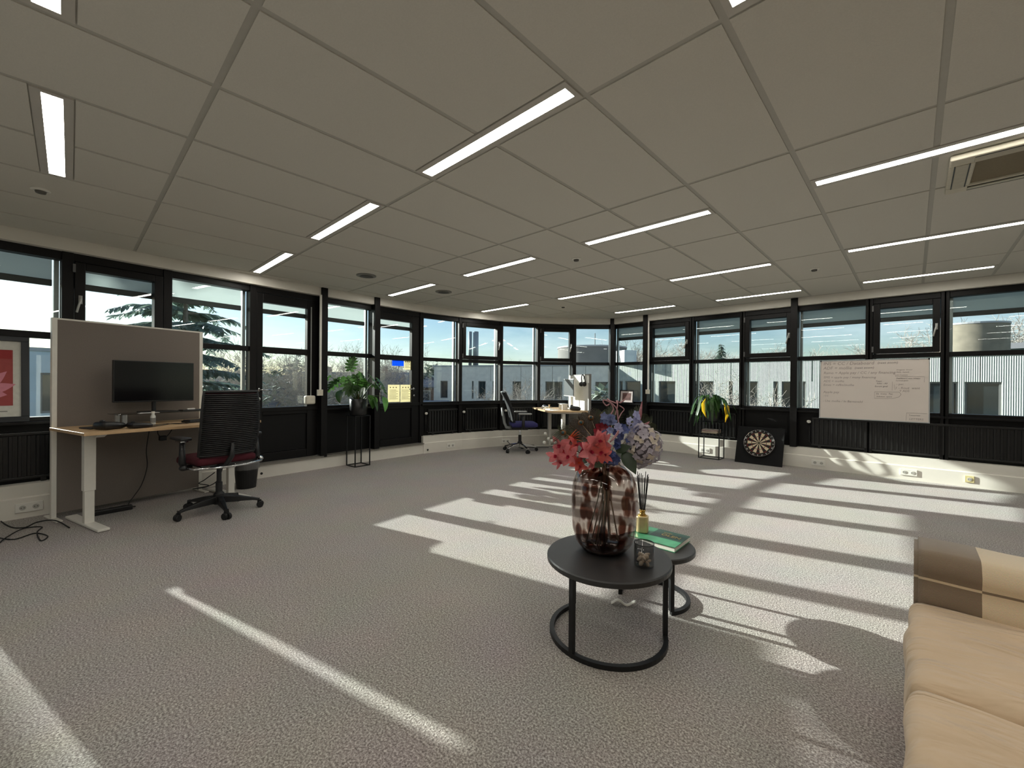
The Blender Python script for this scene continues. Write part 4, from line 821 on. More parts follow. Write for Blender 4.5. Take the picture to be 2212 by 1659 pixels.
def monstera_leaf(W, L_):
    """split heart leaf made of a midrib strip and separate side lobes"""
    b = MB(); b.add(*leaf(L_ * .96, W * .36, .22, .1, 8, 'x'))
    for s in (-1, 1):
        for k in range(6):
            t = .05 + .15 * k; x = L_ * t; ln = W * .55 * (math.sin(math.pi * (t * .82 + .14)) ** .8); a = R(108 - 17 * k) * s
            vs, fs = leaf(ln, W * .22, .28, .1, 4); b.add(vs, fs, Matrix.Translation((x, 0, -.22 * L_ * t * t)) @ Matrix.Rotation(a, 4, 'Z') @ Matrix.Rotation(R(-8), 4, 'Y'))
    return b
o = root('monstera', (S1.x, S1.y, .95), 0, 'monstera with split green leaves in the black pot', 'plant'); base = Vector((S1.x, S1.y, .95))
for px, py, dd, W, L_, dpx, dpy, ddp, whole in ((735, 818, .05, .26, .28, -30, 20, .05, 0), (712, 812, .12, .24, .24, -16, 14, 0, 0), (748, 815, -.12, .24, .27, 8, 28, .0, 0), (768, 810, .05, .25, .26, 0, 30, -.1, 0), (780, 806, -.06, .22, .24, 14, 26, 0, 0), (800, 812, .04, .25, .26, 22, 22, .05, 0), (818, 820, .02, .24, .25, 20, 26, 0, 0), (737, 842, -.1, .18, .20, -6, 18, 0, 1), (766, 826, -.14, .16, .18, -10, 16, 0, 1), (780, 838, -.12, .15, .2, 6, -16, 0, 1), (802, 854, -.12, .17, .22, 6, 20, -.04, 1), (828, 856, .05, .14, .24, 8, 24, .0, 1), (806, 862, -.15, .1, .2, 14, 22, 0, 1), (756, 800, .1, .2, .22, 4, -22, .1, 0), (790, 826, .12, .2, .22, 26, 8, .1, 0)):
    D0 = 6.30 + dd; q = atd(px, py, D0); q2 = atd(px + dpx, py + dpy, D0 - .06 + ddp); d = (q2 - q)
    lf_ = monstera_leaf(W, L_) if not whole else MB().add(*leaf(L_, W, .25, .2, 8, 'heart'))
    lm = lf_.build('leaf', MON, o, smooth=True); lm.matrix_local = Matrix.Translation(-base) @ frame_to(q, d, roll=R(20 if px < 770 else -20))
    a0 = Vector((S1.x + (px - 770) * .0006, S1.y, .94)); md = (a0 + q) / 2 + Vector((0, 0, .06)); MB().tube([a0 - base, md - base, q - base], [.008, .006, .004], 6).build('petiole', STEMG, o, smooth=True)
MB().tube([(0, 0, -.01), (.01, -.01, .06), (-.01, 0, .12)], [.016, .013, .006], 8).build('stem', mat('brown_stem', (112, 78, 52), .8), o)
# second stand
S2 = Vector((-2.475, 7.53, 0)); wire_stand(S2, 0, .34, .26, .62, 'low black wire stand with magazines and the yellowing plant', .43)
o = root('plant_pot', (S2.x, S2.y, .62), 0, 'dark grey tapered pot of the yellowing plant', 'pot'); MB().lathe([(.10, 0), (.105, .01), (.135, .19), (.128, .194), (.12, .16), (.002, .155)], 28).build('pot_shell', mat('grey_pot', (52, 54, 56), .5), o, smooth=True); MB().lathe([(.002, 0), (.118, 0)], 20, caps=False).build('soil', MATS['soil'], o, loc=(0, 0, .162))
LILY = leafmat('lily_leaf', (52, 84, 38), .4, .25, 12); YEL = leafmat('yellow_leaf', (232, 190, 40), .5, .12, 12)
base = Vector((S2.x, S2.y, .77)); o = root('drooping_plant', base, 0, 'drooping leafy plant with two bright yellow leaves', 'plant'); rnd = random.Random(8)
def droop_leaf(a, reach, hgt, drop, W, mt, nm='leaf'):
    d = Vector((math.cos(a), math.sin(a), 0)); pts = []
    for k in range(9): t = k / 8; pts.append(d * reach * (t ** .8) + Vector((0, 0, hgt * math.sin(math.pi * min(1, t * 1.1) * .75) - drop * max(0, t - .35) ** 1.6)))
    vs, fs = [], []; sd_ = d.cross(zup)
    for k, p_ in enumerate(pts):
        t = k / 8; w_ = (0.006 if t < .3 else W / 2 * math.sin(math.pi * min(1, (t - .27) / .75)) ** .75 + .002); vs += [p_ - sd_ * w_ + Vector((0, 0, w_ * .2)), p_, p_ + sd_ * w_ + Vector((0, 0, w_ * .2))]
    for k in range(8): fs += [(3 * k, 3 * k + 3, 3 * k + 4, 3 * k + 1), (3 * k + 1, 3 * k + 4, 3 * k + 5, 3 * k + 2)]
    MB().add(vs, fs).build(nm, mt, o, smooth=True)
for i in range(34):
    droop_leaf(rnd.uniform(0, 6.28) if i % 3 else rnd.uniform(3.3, 6.1), rnd.uniform(.16, .40), rnd.uniform(.20, .36), rnd.uniform(.25, .8), rnd.uniform(.045, .075), LILY)
for pts, W, lb in ((((1563, 868, -.14), (1569, 878, -.22), (1570, 895, -.24), (1566, 912, -.24)), .085, 'bright yellow wilted leaf'), (((1524, 860, -.12), (1518, 872, -.20), (1519, 888, -.22), (1525, 902, -.22)), .06, 'yellow-green wilted leaf')):
    P_ = [atd(x, y, 7.12 + d_) - base for x, y, d_ in pts]; vs, fs = [], []
    for k in range(13):
        t = k / 12 * 3; i_ = min(2, int(t)); q_ = P_[i_].lerp(P_[i_ + 1], t - i_); w_ = max(.003, W / 2 * math.sin(math.pi * (k / 12) ** .9)); vs += [q_ - right0 * w_ - fwd0 * .012, q_, q_ + right0 * w_ - fwd0 * .012]
    for k in range(12): fs += [(3 * k, 3 * k + 3, 3 * k + 4, 3 * k + 1), (3 * k + 1, 3 * k + 4, 3 * k + 5, 3 * k + 2)]
    T(MB().add(vs, fs).build('yellow_leaf', YEL, o, smooth=True), lb); MB().tube([Vector((0, 0, .02)), P_[0] * .6 + Vector((0, 0, .08)), P_[0]], .005, 6).build('petiole', STEMG, o, smooth=True)
zz = .43
for i, (rgb, h) in enumerate((((190, 176, 150), .014), ((204, 196, 182), .010), ((150, 120, 104), .010), ((196, 186, 176), .012), ((120, 60, 54), .008), ((214, 206, 196), .006))):
    T(MB().box(-.125, .125, -.09, .09, 0, h).build('magazine', mat('magazine_%d' % i, rgb, .5), loc=(S2.x + .004 * (i % 3 - 1), S2.y - .01 + .005 * (i % 2), zz), rot=(0, 0, .03 * (i % 3 - 1)), bevel=.001), ['bottom magazine of the pile on the wire stand shelf', 'second magazine from the bottom of the wire stand pile', 'third magazine from the bottom, brown cover, wire stand', 'fourth magazine from the bottom of the wire stand pile', 'dark red magazine near the top of the stand pile', 'pale magazine on top of the stand pile'][i], 'magazine', 'magazines on the stand shelf'); zz += h
# ---------------------------------------------------------------- dartboard on its black backing board, leaning at the wall
BW, BH, TILT = .66, .60, R(20)
o = root('dartboard', (-1.755, 7.44, .004), 0, 'round dartboard on a square black backing leaning on the trunking', 'dartboard'); o.rotation_euler = (-TILT, 0, 0)
MB().box(-BW / 2, BW / 2, 0, .03, 0, BH).build('backing_board', mat('black_foam', (10, 10, 11), .95, scale=200, bump=.2), o, bevel=.004)
cz = .335; CRMB = mat('dart_cream', (206, 188, 160), .9, scale=200); BLKB = mat('dart_black', (30, 24, 22), .9, scale=200); DRED = mat('dart_red', (120, 30, 30), .9); DGRN = mat('dart_green', (40, 70, 46), .9)
MB().lathe([(.222, 0), (.225, .02), (.222, .034)], 60, Matrix.Translation((0, 0, cz)) @ Matrix.Rotation(R(90), 4, 'X')).build('board_disc', BLKB, o)
def ring_seg(r0, r1, a0, a1, y, n=4):
    vs = [(r * math.cos(a0 + (a1 - a0) * k / n), y, cz + r * math.sin(a0 + (a1 - a0) * k / n)) for k in range(n + 1) for r in (r0, r1)]
    return vs, [(2 * k, 2 * k + 1, 2 * k + 3, 2 * k + 2) for k in range(n)]
for i in range(20):
    a0 = R(90 + 9 - 18 * i - 18); a1 = a0 + R(18); dark = i % 2 == 0
    for r0, r1, mt, nm in ((.016, .099, BLKB if dark else CRMB, 'inner_segment'), (.099, .107, DRED if dark else DGRN, 'treble_segment'), (.107, .162, BLKB if dark else CRMB, 'outer_segment'), (.162, .170, DRED if dark else DGRN, 'double_segment')):
        MB().add(*ring_seg(r0, r1, a0, a1, -.0352)).build(nm, mt, o)
MB().lathe([(.004, .0355), (.016, .0355)], 20, Matrix.Translation((0, 0, cz)) @ Matrix.Rotation(R(90), 4, 'X'), caps=False).build('bull_ring', DGRN, o); MB().lathe([(.001, .036), (.0065, .036)], 16, Matrix.Translation((0, 0, cz)) @ Matrix.Rotation(R(90), 4, 'X')).build('bull', DRED, o)
MB().tube([(.214 * math.cos(2 * math.pi * k / 48), -.038, cz + .214 * math.sin(2 * math.pi * k / 48)) for k in range(49)], .0028, 6, caps=False).build('number_wire', CHROME, o)
def text(s, size, mt, parent, loc, rot, name='lettering', shear=0, ext=.0006, align='LEFT', off=0):
    c = bpy.data.curves.new(name, 'FONT'); c.body = s; c.size = size; c.extrude = ext; c.shear = shear; c.align_x = align; c.align_y = 'CENTER'; c.resolution_u = 2; c.offset = off
    t_ = bpy.data.objects.new(name, c); col.objects.link(t_); dg = bpy.context.evaluated_depsgraph_get(); me = bpy.data.meshes.new_from_object(t_.evaluated_get(dg)); bpy.data.objects.remove(t_); bpy.data.curves.remove(c)
    me.materials.clear(); me.materials.append(mt)
    q = bpy.data.objects.new(name, me); col.objects.link(q); q.parent = parent; q.location = loc; q.rotation_euler = rot; T(q, kind='stuff'); return q
SIL = mat('dart_numbers', (196, 196, 192), .3, .5)
for i, nmb in enumerate((20, 1, 18, 4, 13, 6, 10, 15, 2, 17, 3, 19, 7, 16, 8, 11, 14, 9, 12, 5)):
    a = R(90 - 18 * i); text(str(nmb), .03, SIL, o, (.195 * math.cos(a), -.0365, cz + .195 * math.sin(a)), (R(90), -(a - R(90)), 0), 'number', align='CENTER', off=.0006)
# ---------------------------------------------------------------- whiteboard standing on the radiator
wb = root('whiteboard', (-1.0, 7.655, .768), 0, 'whiteboard covered in faint handwriting standing on the long radiator', 'whiteboard'); wb.rotation_euler = (R(-3.5), 0, R(.5)); WW, WH = 1.165, .85
MB().box(.008, WW - .008, -.006, .008, .008, WH - .008).build('writing_surface', mat('board_white', (214, 204, 196), .3, var=.02, scale=3), wb)
fr = MB()
for a in ((0, WW, 0, .012), (0, WW, WH - .012, WH), (0, .012, .012, WH - .012), (WW - .012, WW, .012, WH - .012)): fr.box(a[0], a[1], -.011, .01, a[2], a[3])
fr.build('aluminium_frame', ALU, wb, bevel=.001); cn = MB()
for x in (0, WW - .02): cn.box(x, x + .02, -.0125, .011, WH - .02, WH + .001)
cn.build('corner_cap', PLDK, wb)
INK = mat('marker_grey', (150, 138, 134), .7); INKD = mat('marker_dark', (112, 102, 100), .7)
for s, x, z, sz, mt in (('INS = CC / Databoard', .04, .80, .062, INK), ('(next zoom)', .645, .80, .042, INKD), ('ADF = mollie', .04, .735, .06, INK), ('(next zoom)', .40, .735, .042, INKD), ('Ramo = Apple pay / CC / any financing', .045, .665, .05, INK), ('SMS = apple pay / many financing', .045, .60, .044, INK), ('ADS = mollie', .045, .545, .044, INK), ('Emes = mffin/mollie', .045, .49, .044, INK),
                        ('Apple pay', .045, .385, .046, INK), ('- CC', .04, .33, .034, INK), ('- Use mollie / In Barneveld', .04, .255, .042, INK), ('Team', .63, .545, .028, INKD), ('Sales - All', .64, .515, .028, INKD), ('Scrum goal', .62, .475, .03, INKD), ('- pec', .84, .505, .036, INK), ('1 - Rouz  want', .83, .455, .040, INK), ('Y ADS', .87, .415, .036, INK),
                        ('Dj  Cons  Tec', .635, .372, .030, INKD), ('Solution  space', .64, .335, .026, INKD), ('Dragons  Crawl', .84, .70, .024, INK), ('Skills  Squads', .84, .67, .024, INK), ('pcb Content', .83, .63, .024, INK), ('Dashboard next release', .84, .585, .024, INKD), ('Sendout goals', .835, .555, .022, INK), ('Hannes', .99, .835, .024, INK), ('Tomorrow', .965, .095, .024, INKD), ('LETTERS', .97, .045, .036, INK)):
    text(s, sz, mt, wb, (x, -.0072, z), (R(90), 0, 0), 'handwriting', shear=.15, ext=.0004)
def wire(pts): MB().tube([(x, -.0075, z) for x, z in pts], .0016, 4).build('drawn_line', INK, wb)
wire([(.62, .395), (.62, .31), (.80, .31), (.87, .335), (.89, .37), (.87, .40), (.62, .40)]); wire([(.94, 0.02), (.945, .125), (1.14, .125)]); wire([(.83, .61), (1.11, .61), (1.11, .535)]); wire([(.80, .54), (.80, .42)]); wire([(.82, .50), (.83, .43)])
# small framed picture on the corner window sill
q = aty(1353, 866, 7.74); o = root('framed_picture', (q.x, 7.735, .862), R(2), 'small black framed picture on the sill near the corner', 'picture'); o.rotation_euler = (R(-6), 0, R(2)); W_, H_ = .30, .265
fr = MB()
for a in ((0, W_, 0, .018), (0, W_, H_ - .018, H_), (0, .018, .018, H_ - .018), (W_ - .018, W_, .018, H_ - .018)): fr.box(a[0] - W_ / 2, a[1] - W_ / 2, -.01, .01, a[2], a[3])
fr.build('frame', BLACK, o); MB().box(-W_ / 2 + .018, W_ / 2 - .018, 0, .006, .018, H_ - .018).build('mount', mat('mount_pink', (206, 194, 192), .8), o); MB().box(-W_ / 2 + .06, W_ / 2 - .06, -.002, 0, .06, H_ - .06).build('print', mat('print_brown', (104, 74, 70), .7, var=.5, scale=18), o)
# notices on the second door
p9, r9 = on_wall(9, 0, -.012)
def on9(px, py):
    a = Vector((p9[0], p9[1])); dv = Vector((math.cos(r9), math.sin(r9))); d = ray(px, py); nn = Vector((-dv.y, dv.x)); t = a.dot(nn) / (d.x * nn.x + d.y * nn.y); w3 = CAM + d * t; return (Vector((w3.x, w3.y)) - a).dot(dv), w3.z
def sheet(c0, c1, mt, label, lines=0):
    x0, z0 = on9(*c0); x1, z1 = on9(*c1); o = root('paper_notice', (p9[0], p9[1], 0), r9, label, 'notice'); MB().box(x0, x1, -.003, 0, z1, z0).build('sheet', mt, o)
    if lines:
        b = MB()
        for k in range(lines): zq = z0 - (z0 - z1) * (.3 + .6 * k / lines); b.box(x0 + (x1 - x0) * .12, x0 + (x1 - x0) * (.7 + .15 * (k % 2)), -.0045, -.003, zq - .003, zq + .003)
        for k in range(3): b.ball((x0 + (x1 - x0) * (.2 + .25 * k), -.003, z0 - (z0 - z1) * .16), .012, 8, 4, (1, .15, 1))
        b.build('print', mat('notice_ink', (150, 138, 104), .8), o)
YP = leafmat('yellow_notice', (238, 232, 204), .5, .05, 8)
sheet((847, 777), (872, 791), leafmat('blue_sheet', (20, 130, 240), .6, .05, 8), 'blue sheet stuck high on the second door glass'); sheet((873, 778), (888, 799), YP, 'small pale yellow note right of the blue sheet', 4)
sheet((838, 831), (863, 868), YP, 'left yellow notice low on the second door', 8); sheet((865, 831), (889, 868), YP, 'right yellow notice low on the second door', 8)
# ================================================================ COFFEE TABLES, VASE, SOFA
TOPW = mat('black_mango_wood', (40, 39, 39), .42, var=.25, scale=5, bump=.1)
def coffee_table(c, r, z, th, rr, a0, a1, legs, label):
    o = root('coffee_table', (c[0], c[1], 0), 0, label, 'coffee table', 'nesting coffee tables')
    MB().lathe([(r - .006, z - th), (r, z - th + .006), (r, z - .006), (r - .005, z)], 64).build('table_top', TOPW, o)
    n = 40; pts = [(rr * math.cos(R(a0 + (a1 - a0) * k / n)), rr * math.sin(R(a0 + (a1 - a0) * k / n)), .0) for k in range(n + 1)]
    b = MB()
    for k in range(n):
        p0, p1 = Vector(pts[k]), Vector(pts[k + 1]); q0, q1 = p0 * ((rr - .022) / rr), p1 * ((rr - .022) / rr)
        b.add([(p0.x, p0.y, 0), (p1.x, p1.y, 0), (q1.x, q1.y, 0), (q0.x, q0.y, 0), (p0.x, p0.y, .022), (p1.x, p1.y, .022), (q1.x, q1.y, .022), (q0.x, q0.y, .022)], [(0, 3, 2, 1), (4, 5, 6, 7), (0, 1, 5, 4), (2, 3, 7, 6)] + ([(0, 4, 7, 3)] if k == 0 else []) + ([(1, 2, 6, 5)] if k == n - 1 else []))
    b.build('floor_ring', IRON, o)
    for a in legs: MB().box(rr - .022, rr, -.011, .011, .0215, z - th + .001, Matrix.Rotation(R(a), 4, 'Z')).build('leg', IRON, o)
    return o
ZB, ZS = .393, .313; C1 = (-1.10, 1.862); C2 = (-1.09, 2.36)
coffee_table(C1, .303, ZB, .03, .288, 162, 395, (163, 266, 394), 'larger round black coffee table with the big vase')
coffee_table(C2, .225, ZS, .03, .20, -37, 214, (-36, 213, 88), 'smaller round black coffee table with the green book')
# vase
def vase_glass():
    m = bpy.data.materials.new('spotted_smoke_glass'); m.use_nodes = True; n = m.node_tree.nodes; l = m.node_tree.links.new; n.clear()
    o = n.new('ShaderNodeOutputMaterial'); t = n.new('ShaderNodeTexCoord'); mp_ = n.new('ShaderNodeMapping'); mp_.inputs['Scale'].default_value = (20, 20, 10)
    v = n.new('ShaderNodeTexVoronoi'); v.inputs['Scale'].default_value = 1.0; v.inputs['Randomness'].default_value = .85; l(t.outputs['Object'], mp_.inputs['Vector']); l(mp_.outputs[0], v.inputs['Vector'])
    r = n.new('ShaderNodeValToRGB'); e = r.color_ramp.elements; e[0].position = .36; e[0].color = (.34, .20, .16, 1); e[1].position = .50; e[1].color = (.83, .80, .785, 1); l(v.outputs['Distance'], r.inputs['Fac'])
    tr = n.new('ShaderNodeBsdfTransparent'); l(r.outputs[0], tr.inputs[0]); g_ = n.new('ShaderNodeBsdfGlossy'); g_.inputs['Roughness'].default_value = .02; lw = n.new('ShaderNodeLayerWeight'); lw.inputs['Blend'].default_value = .5; pw = n.new('ShaderNodeMath'); pw.operation = 'POWER'; pw.inputs[1].default_value = 4; fr = n.new('ShaderNodeMath'); fr.operation = 'MULTIPLY_ADD'; fr.inputs[1].default_value = .6; fr.inputs[2].default_value = .03
    l(lw.outputs['Facing'], pw.inputs[0]); l(pw.outputs[0], fr.inputs[0]); mx = n.new('ShaderNodeMixShader'); l(fr.outputs[0], mx.inputs[0]); l(tr.outputs[0], mx.inputs[1]); l(g_.outputs[0], mx.inputs[2]); l(mx.outputs[0], o.inputs[0]); return m
VX = Vector((-1.15, 1.905, ZB)); o = root('glass_vase', VX, 0, 'big smoky glass vase with brown spots on the larger table', 'vase')
prof = [(.085, .0), (.115, .012), (.143, .05), (.160, .11), (.168, .20), (.168, .28), (.160, .345), (.140, .395), (.108, .425), (.085, .436), (.078, .446), (.082, .455)]
inn = [(max(.01, r - .005), max(z, .03)) for r, z in prof[::-1]]
MB().lathe(prof + inn, 56, caps=False).build('vase_wall', vase_glass(), o, smooth=True)
MB().lathe([(.002, .002), (.084, .002), (.112, .014), (.118, .022), (.09, .03), (.002, .032)], 40, caps=False).build('vase_base', mat('dark_vase_base', (38, 30, 28), .08, alpha=.85), o, smooth=True)
# bouquet
VD = (VX - CAM).dot(FWD); neck = Vector((VX.x, VX.y, ZB + .44)); base = Vector((VX.x, VX.y, ZB + .05)); rnd = random.Random(4)
def bq(px, py, dd=0): return atd(px, py, VD + dd)
o = root('flower_bouquet', base, 0, 'mixed bouquet of pink orchids, blue delphinium, hydrangea and feathers in the vase', 'bouquet')
PINK = leafmat('orchid_pink', (214, 122, 126), .35, .22, 30); CORAL = leafmat('orchid_coral', (212, 100, 94), .35, .25, 30); ROSE = leafmat('orchid_rose', (176, 46, 72), .3, .2, 30); ORG = leafmat('orange_petal', (216, 92, 52), .4, .2, 20)
BLU1 = leafmat('delphinium_blue', (118, 128, 168), .3, .25, 40); BLU2 = leafmat('deep_blue', (70, 82, 134), .3, .3, 40); LIL = leafmat('pale_lilac', (168, 170, 206), .35, .12, 40); HYD = leafmat('hydrangea_grey', (186, 178, 188), .35, .14, 30); HYC = leafmat('hydrangea_cream', (218, 206, 190), .35, .1, 30)
REDP = leafmat('red_petal', (150, 30, 46), .3, .2, 30); DKG = leafmat('dark_green_leaf', (42, 58, 34), .3, .25, 14); FEAT = mat('feather_brown', (62, 50, 38), .7, var=.3); FEATG = mat('feather_green', (52, 58, 34), .6, var=.3); TEAL = mat('feather_eye', (20, 60, 66), .4); TWG = mat('curly_twig', (172, 128, 132), .7); QUI = mat('quill', (190, 170, 140), .6)
STM = mat('flower_stem', (84, 84, 60), .6); STP = mat('pale_stem', (180, 160, 140), .6)
def put(mb, name, mt, par=None, smooth=True):
    mb.v = [tuple(Vector(v) - base) for v in mb.v]; return mb.build(name, mt, par or o, smooth=smooth)
def bloom(c, facing, n, L_, W, open_=.5, curl=.2, jit=.2, rot0=0, shape='oval'):
    b = MB(); F = frame_to(c, facing)
    for k in range(n):
        a = rot0 + 2 * math.pi * k / n + rnd.uniform(-jit, jit); ln = L_ * rnd.uniform(.85, 1.1)
        d = Vector((math.sin(open_), math.cos(open_) * math.cos(a), math.cos(open_) * math.sin(a))); vs, fs = leaf(ln, W * rnd.uniform(.85, 1.1), curl, .25, 5, shape)
        b.add(vs, fs, F @ frame_to((0, 0, 0), d, up=Vector((1, 0, .01))))
    return b
tocam = -FWD
for px, py, dd, s, mt, lip in ((1212, 962, -.05, .052, PINK, ROSE), (1228, 985, -.08, .050, PINK, ROSE), (1202, 985, -.04, .046, PINK, ROSE), (1240, 962, -.06, .048, CORAL, ROSE), (1252, 985, -.05, .048, CORAL, ROSE), (1246, 1000, -.07, .040, CORAL, ORG), (1284, 958, -.12, .058, PINK, CORAL), (1276, 978, -.12, .056, PINK, ROSE), (1296, 975, -.12, .054, CORAL, ROSE), (1292, 950, -.12, .048, PINK, ROSE), (1302, 952, -.1, .044, PINK, CORAL), (1282, 995, -.1, .044, PINK, CORAL), (1220, 972, -.02, .042, ROSE, CORAL), (1236, 975, -.03, .042, PINK, ROSE), (1206, 998, -.05, .034, PINK, ROSE), (1262, 970, -.02, .04, ROSE, CORAL), (1254, 1008, -.06, .032, CORAL, ROSE), (1270, 962, -.08, .04, PINK, CORAL), (1308, 985, -.08, .034, CORAL, ROSE)):
    c = bq(px, py, dd); f = (tocam + Vector((rnd.uniform(-.9, .9), rnd.uniform(-.9, .9), rnd.uniform(-.6, .5)))).normalized()
    fl = put(bloom(c, f, 5, s * 1.1, s * .72, .35, .5, .4, rnd.random() * 6), 'orchid_bloom', mt); put(bloom(c + f * .006, f, 3, s * .45, s * .3, .9, -.2), 'lip', lip, fl)
for px, py, a_ in ((1235, 945, 0), (1228, 952, .3)):
    b = MB()
    for k in range(5): vs, fs = leaf(.075, .012, .3, .2, 5); b.add(vs, fs, frame_to(bq(px - 6, py + 8, -.06), RGT * (.9 - .12 * k) + UPV * (.3 + .18 * k) + FWD * rnd.uniform(-.3, .3)))
    put(b, 'orange_petals', ORG)
for px, py, dd in ((1297, 926, .02), (1306, 922, .04), (1292, 936, 0)): put(bloom(bq(px, py, dd), (tocam + UPV * .4).normalized(), 5, .034, .03, .4, .1), 'red_bloom', REDP)
def cluster(lst, s, mt, name, n=5):
    for px, py, dd in lst: put(bloom(bq(px, py, dd), (tocam + Vector((rnd.uniform(-.7, .7), rnd.uniform(-.7, .7), rnd.uniform(-.3, .8)))).normalized(), n, s, s * .85, .35, .1, .2, rnd.random() * 6), name, mt)
cluster([(1310 + rnd.uniform(-8, 14), 905 + rnd.uniform(-8, 18), rnd.uniform(-.05, .05)) for _ in range(12)] + [(1305, 935, -.04), (1318, 930, -.06), (1312, 945, -.05), (1325, 912, 0)], .022, BLU1, 'delphinium_bloom')
cluster([(1345 + rnd.uniform(-14, 14), 935 + rnd.uniform(-14, 18), rnd.uniform(-.06, .05)) for _ in range(14)] + [(1320 + rnd.uniform(-16, 14), 988 + rnd.uniform(-10, 12), -.06) for _ in range(12)] + [(1335 + rnd.uniform(-10, 10), 960 + rnd.uniform(-8, 8), -.05) for _ in range(6)], .023, BLU2, 'blue_bloom')
cluster([(1335, 920, -.08), (1338, 928, -.08), (1332, 926, -.07), (1360, 908, -.04), (1356, 914, -.04), (1374, 895, 0), (1378, 902, 0), (1372, 907, 0), (1380, 910, .02), (1370, 918, -.02), (1376, 922, -.02), (1362, 926, -.03), (1368, 932, -.04), (1258, 925, .06), (1264, 930, .06), (1262, 938, .06)], .021, LIL, 'lilac_bloom')
hc_ = bq(1389, 962, -.03); hy = None
for i in range(130):
    z = 1 - 2 * (i + .5) / 130; a = i * 2.39996; d = Vector((math.sqrt(1 - z * z) * math.cos(a), math.sqrt(1 - z * z) * math.sin(a), z)); c = hc_ + Vector((d.x * .085, d.y * .085, d.z * .105)) * rnd.uniform(.9, 1.08)
    put(bloom(c, (d + Vector((rnd.uniform(-.5, .5), rnd.uniform(-.5, .5), rnd.uniform(-.5, .5)))).normalized(), 4, .019 * rnd.uniform(.8, 1.3), .017, .3, .2, .25, rnd.random() * 6), 'hydrangea_floret', HYC if rnd.random() < .25 and d.dot(tocam) > 0 else HYD)
put(MB().ball(hc_, .07, 12, 8, (1, 1, 1.2)), 'hydrangea_core', mat('hydrangea_core', (110, 104, 110), .9))
def feather(tip, dd, bend, mt, eye=True, L_=.14, wd=26):
    t = bq(tip[0], tip[1], dd); m_ = (neck + t) / 2 + Vector((0, 0, .03)); pts = [neck + Vector((rnd.uniform(-.03, .03), rnd.uniform(-.03, .03), 0)), m_, t]
    q = put(MB().tube(pts, [.003, .0025, .001], 5), 'quill', QUI); b = MB(); d = (t - m_).normalized(); sd_ = d.cross(tocam).normalized()
    for k in range(wd):
        s = k / wd; c = t - d * L_ * (1 - s)
        for sg in (-1, 1):
            ln = (.035 + .04 * math.sin(math.pi * s)) * rnd.uniform(.8, 1.2); e = c + (sd_ * sg * .8 + d * (.55 + .3 * s)).normalized() * ln + Vector((0, 0, -ln * .25 * bend)); b.tube([c, (c + e) / 2 + d * .004, e], [.0024, .0018, .0008], 3, caps=False)
    T(put(b, 'barbs', mt, q, False), kind='stuff')
    if eye:
        e1 = MB().ball(t - d * .025 + tocam * .004, .016, 12, 6, (1, 1, .9)); put(e1, 'feather_eye', mat('feather_bronze', (110, 72, 30), .4), q); put(MB().ball(t - d * .022 + tocam * .014, .009, 10, 6), 'eye_spot', TEAL, q)
feather((1207, 930), -.05, .6, FEATG); feather((1272, 893), .06, .1, FEAT); feather((1248, 905), .0, .3, FEAT); feather((1300, 890), .14, .1, FEATG); feather((1408, 912), .08, .8, FEATG, False, .16); feather((1385, 892), .12, .3, FEATG, True); feather((1230, 918), .05, .5, FEAT, False); feather((1330, 888), .14, .1, FEATG, False)
for a, b_ in (((1374, 925), (1387, 867)), ((1375, 928), (1403, 911))):
    p0, p1 = bq(*a, .04), bq(*b_, .06); put(MB().tube([p0, (p0 + p1) / 2 + RGT * .005, p1], [.014, .011, .002], 7), 'pink_spike', leafmat('spike_pink', (150, 92, 100), .2, .3, 60))
def twig(pts, r=.0035):
    P = [bq(*p) for p in pts]; out = []
    for i in range(len(P) - 1):
        a, b, c, d = P[max(0, i - 1)], P[i], P[i + 1], P[min(len(P) - 1, i + 2)]
        for k in range(5): t = k / 5; out.append(.5 * ((2 * b) + (c - a) * t + (2 * a - 5 * b + 4 * c - d) * t * t + (3 * b - a - 3 * c + d) * t ** 3))
    out.append(P[-1]); put(MB().tube(out, r, 6), 'curly_twig', TWG)
twig([(1342, 948, -.02), (1335, 905, 0), (1333, 885, 0), (1322, 872, .01), (1306, 864, .02), (1303, 868, .03), (1310, 876, .02), (1316, 873, 0)]); twig([(1316, 900, 0), (1325, 884, .02), (1320, 872, .02), (1312, 862, .02), (1318, 866, .0), (1334, 872, 0)]); twig([(1330, 896, 0), (1334, 875, -.02), (1332, 866, 0), (1340, 870, .02), (1350, 862, .02)]); twig([(1318, 955, -.08), (1330, 940, -.1), (1336, 930, -.1), (1334, 938, -.1), (1322, 952, -.1)]); twig([(1336, 905, 0), (1342, 893, .03), (1348, 884, .03), (1338, 876, .02)], .0028)
for px, py in ((1178, 937), (1185, 948), (1176, 956), (1192, 952), (1200, 956)):
    put(MB().ball(bq(px, py, -.04), .0085, 10, 6), 'white_bud', leafmat('bud_white', (220, 220, 214), .3, .05, 20))
put(MB().tube([neck, bq(1225, 965, -.04), bq(1196, 950, -.04), bq(1180, 945, -.04)], [.003, .003, .002, .001], 5), 'bud_stem', STM)
for a, b_, W in (((1345, 975, -.06), (1376, 1022, -.12), .075), ((1330, 975, -.05), (1362, 962, -.08), .05), ((1300, 1000, -.1), (1285, 1008, -.14), .04), ((1268, 1000, -.02), (1240, 985, .02), .05), ((1330, 985, .05), (1355, 985, .1), .06)):
    p0, p1 = bq(*a), bq(*b_); d = p1 - p0; vs, fs = leaf(d.length, W, .15, .2, 8, 'x'); put(MB().add(vs, fs, frame_to(p0, d, up=(tocam * .8 + UPV * .6).normalized())), 'green_leaf', DKG)
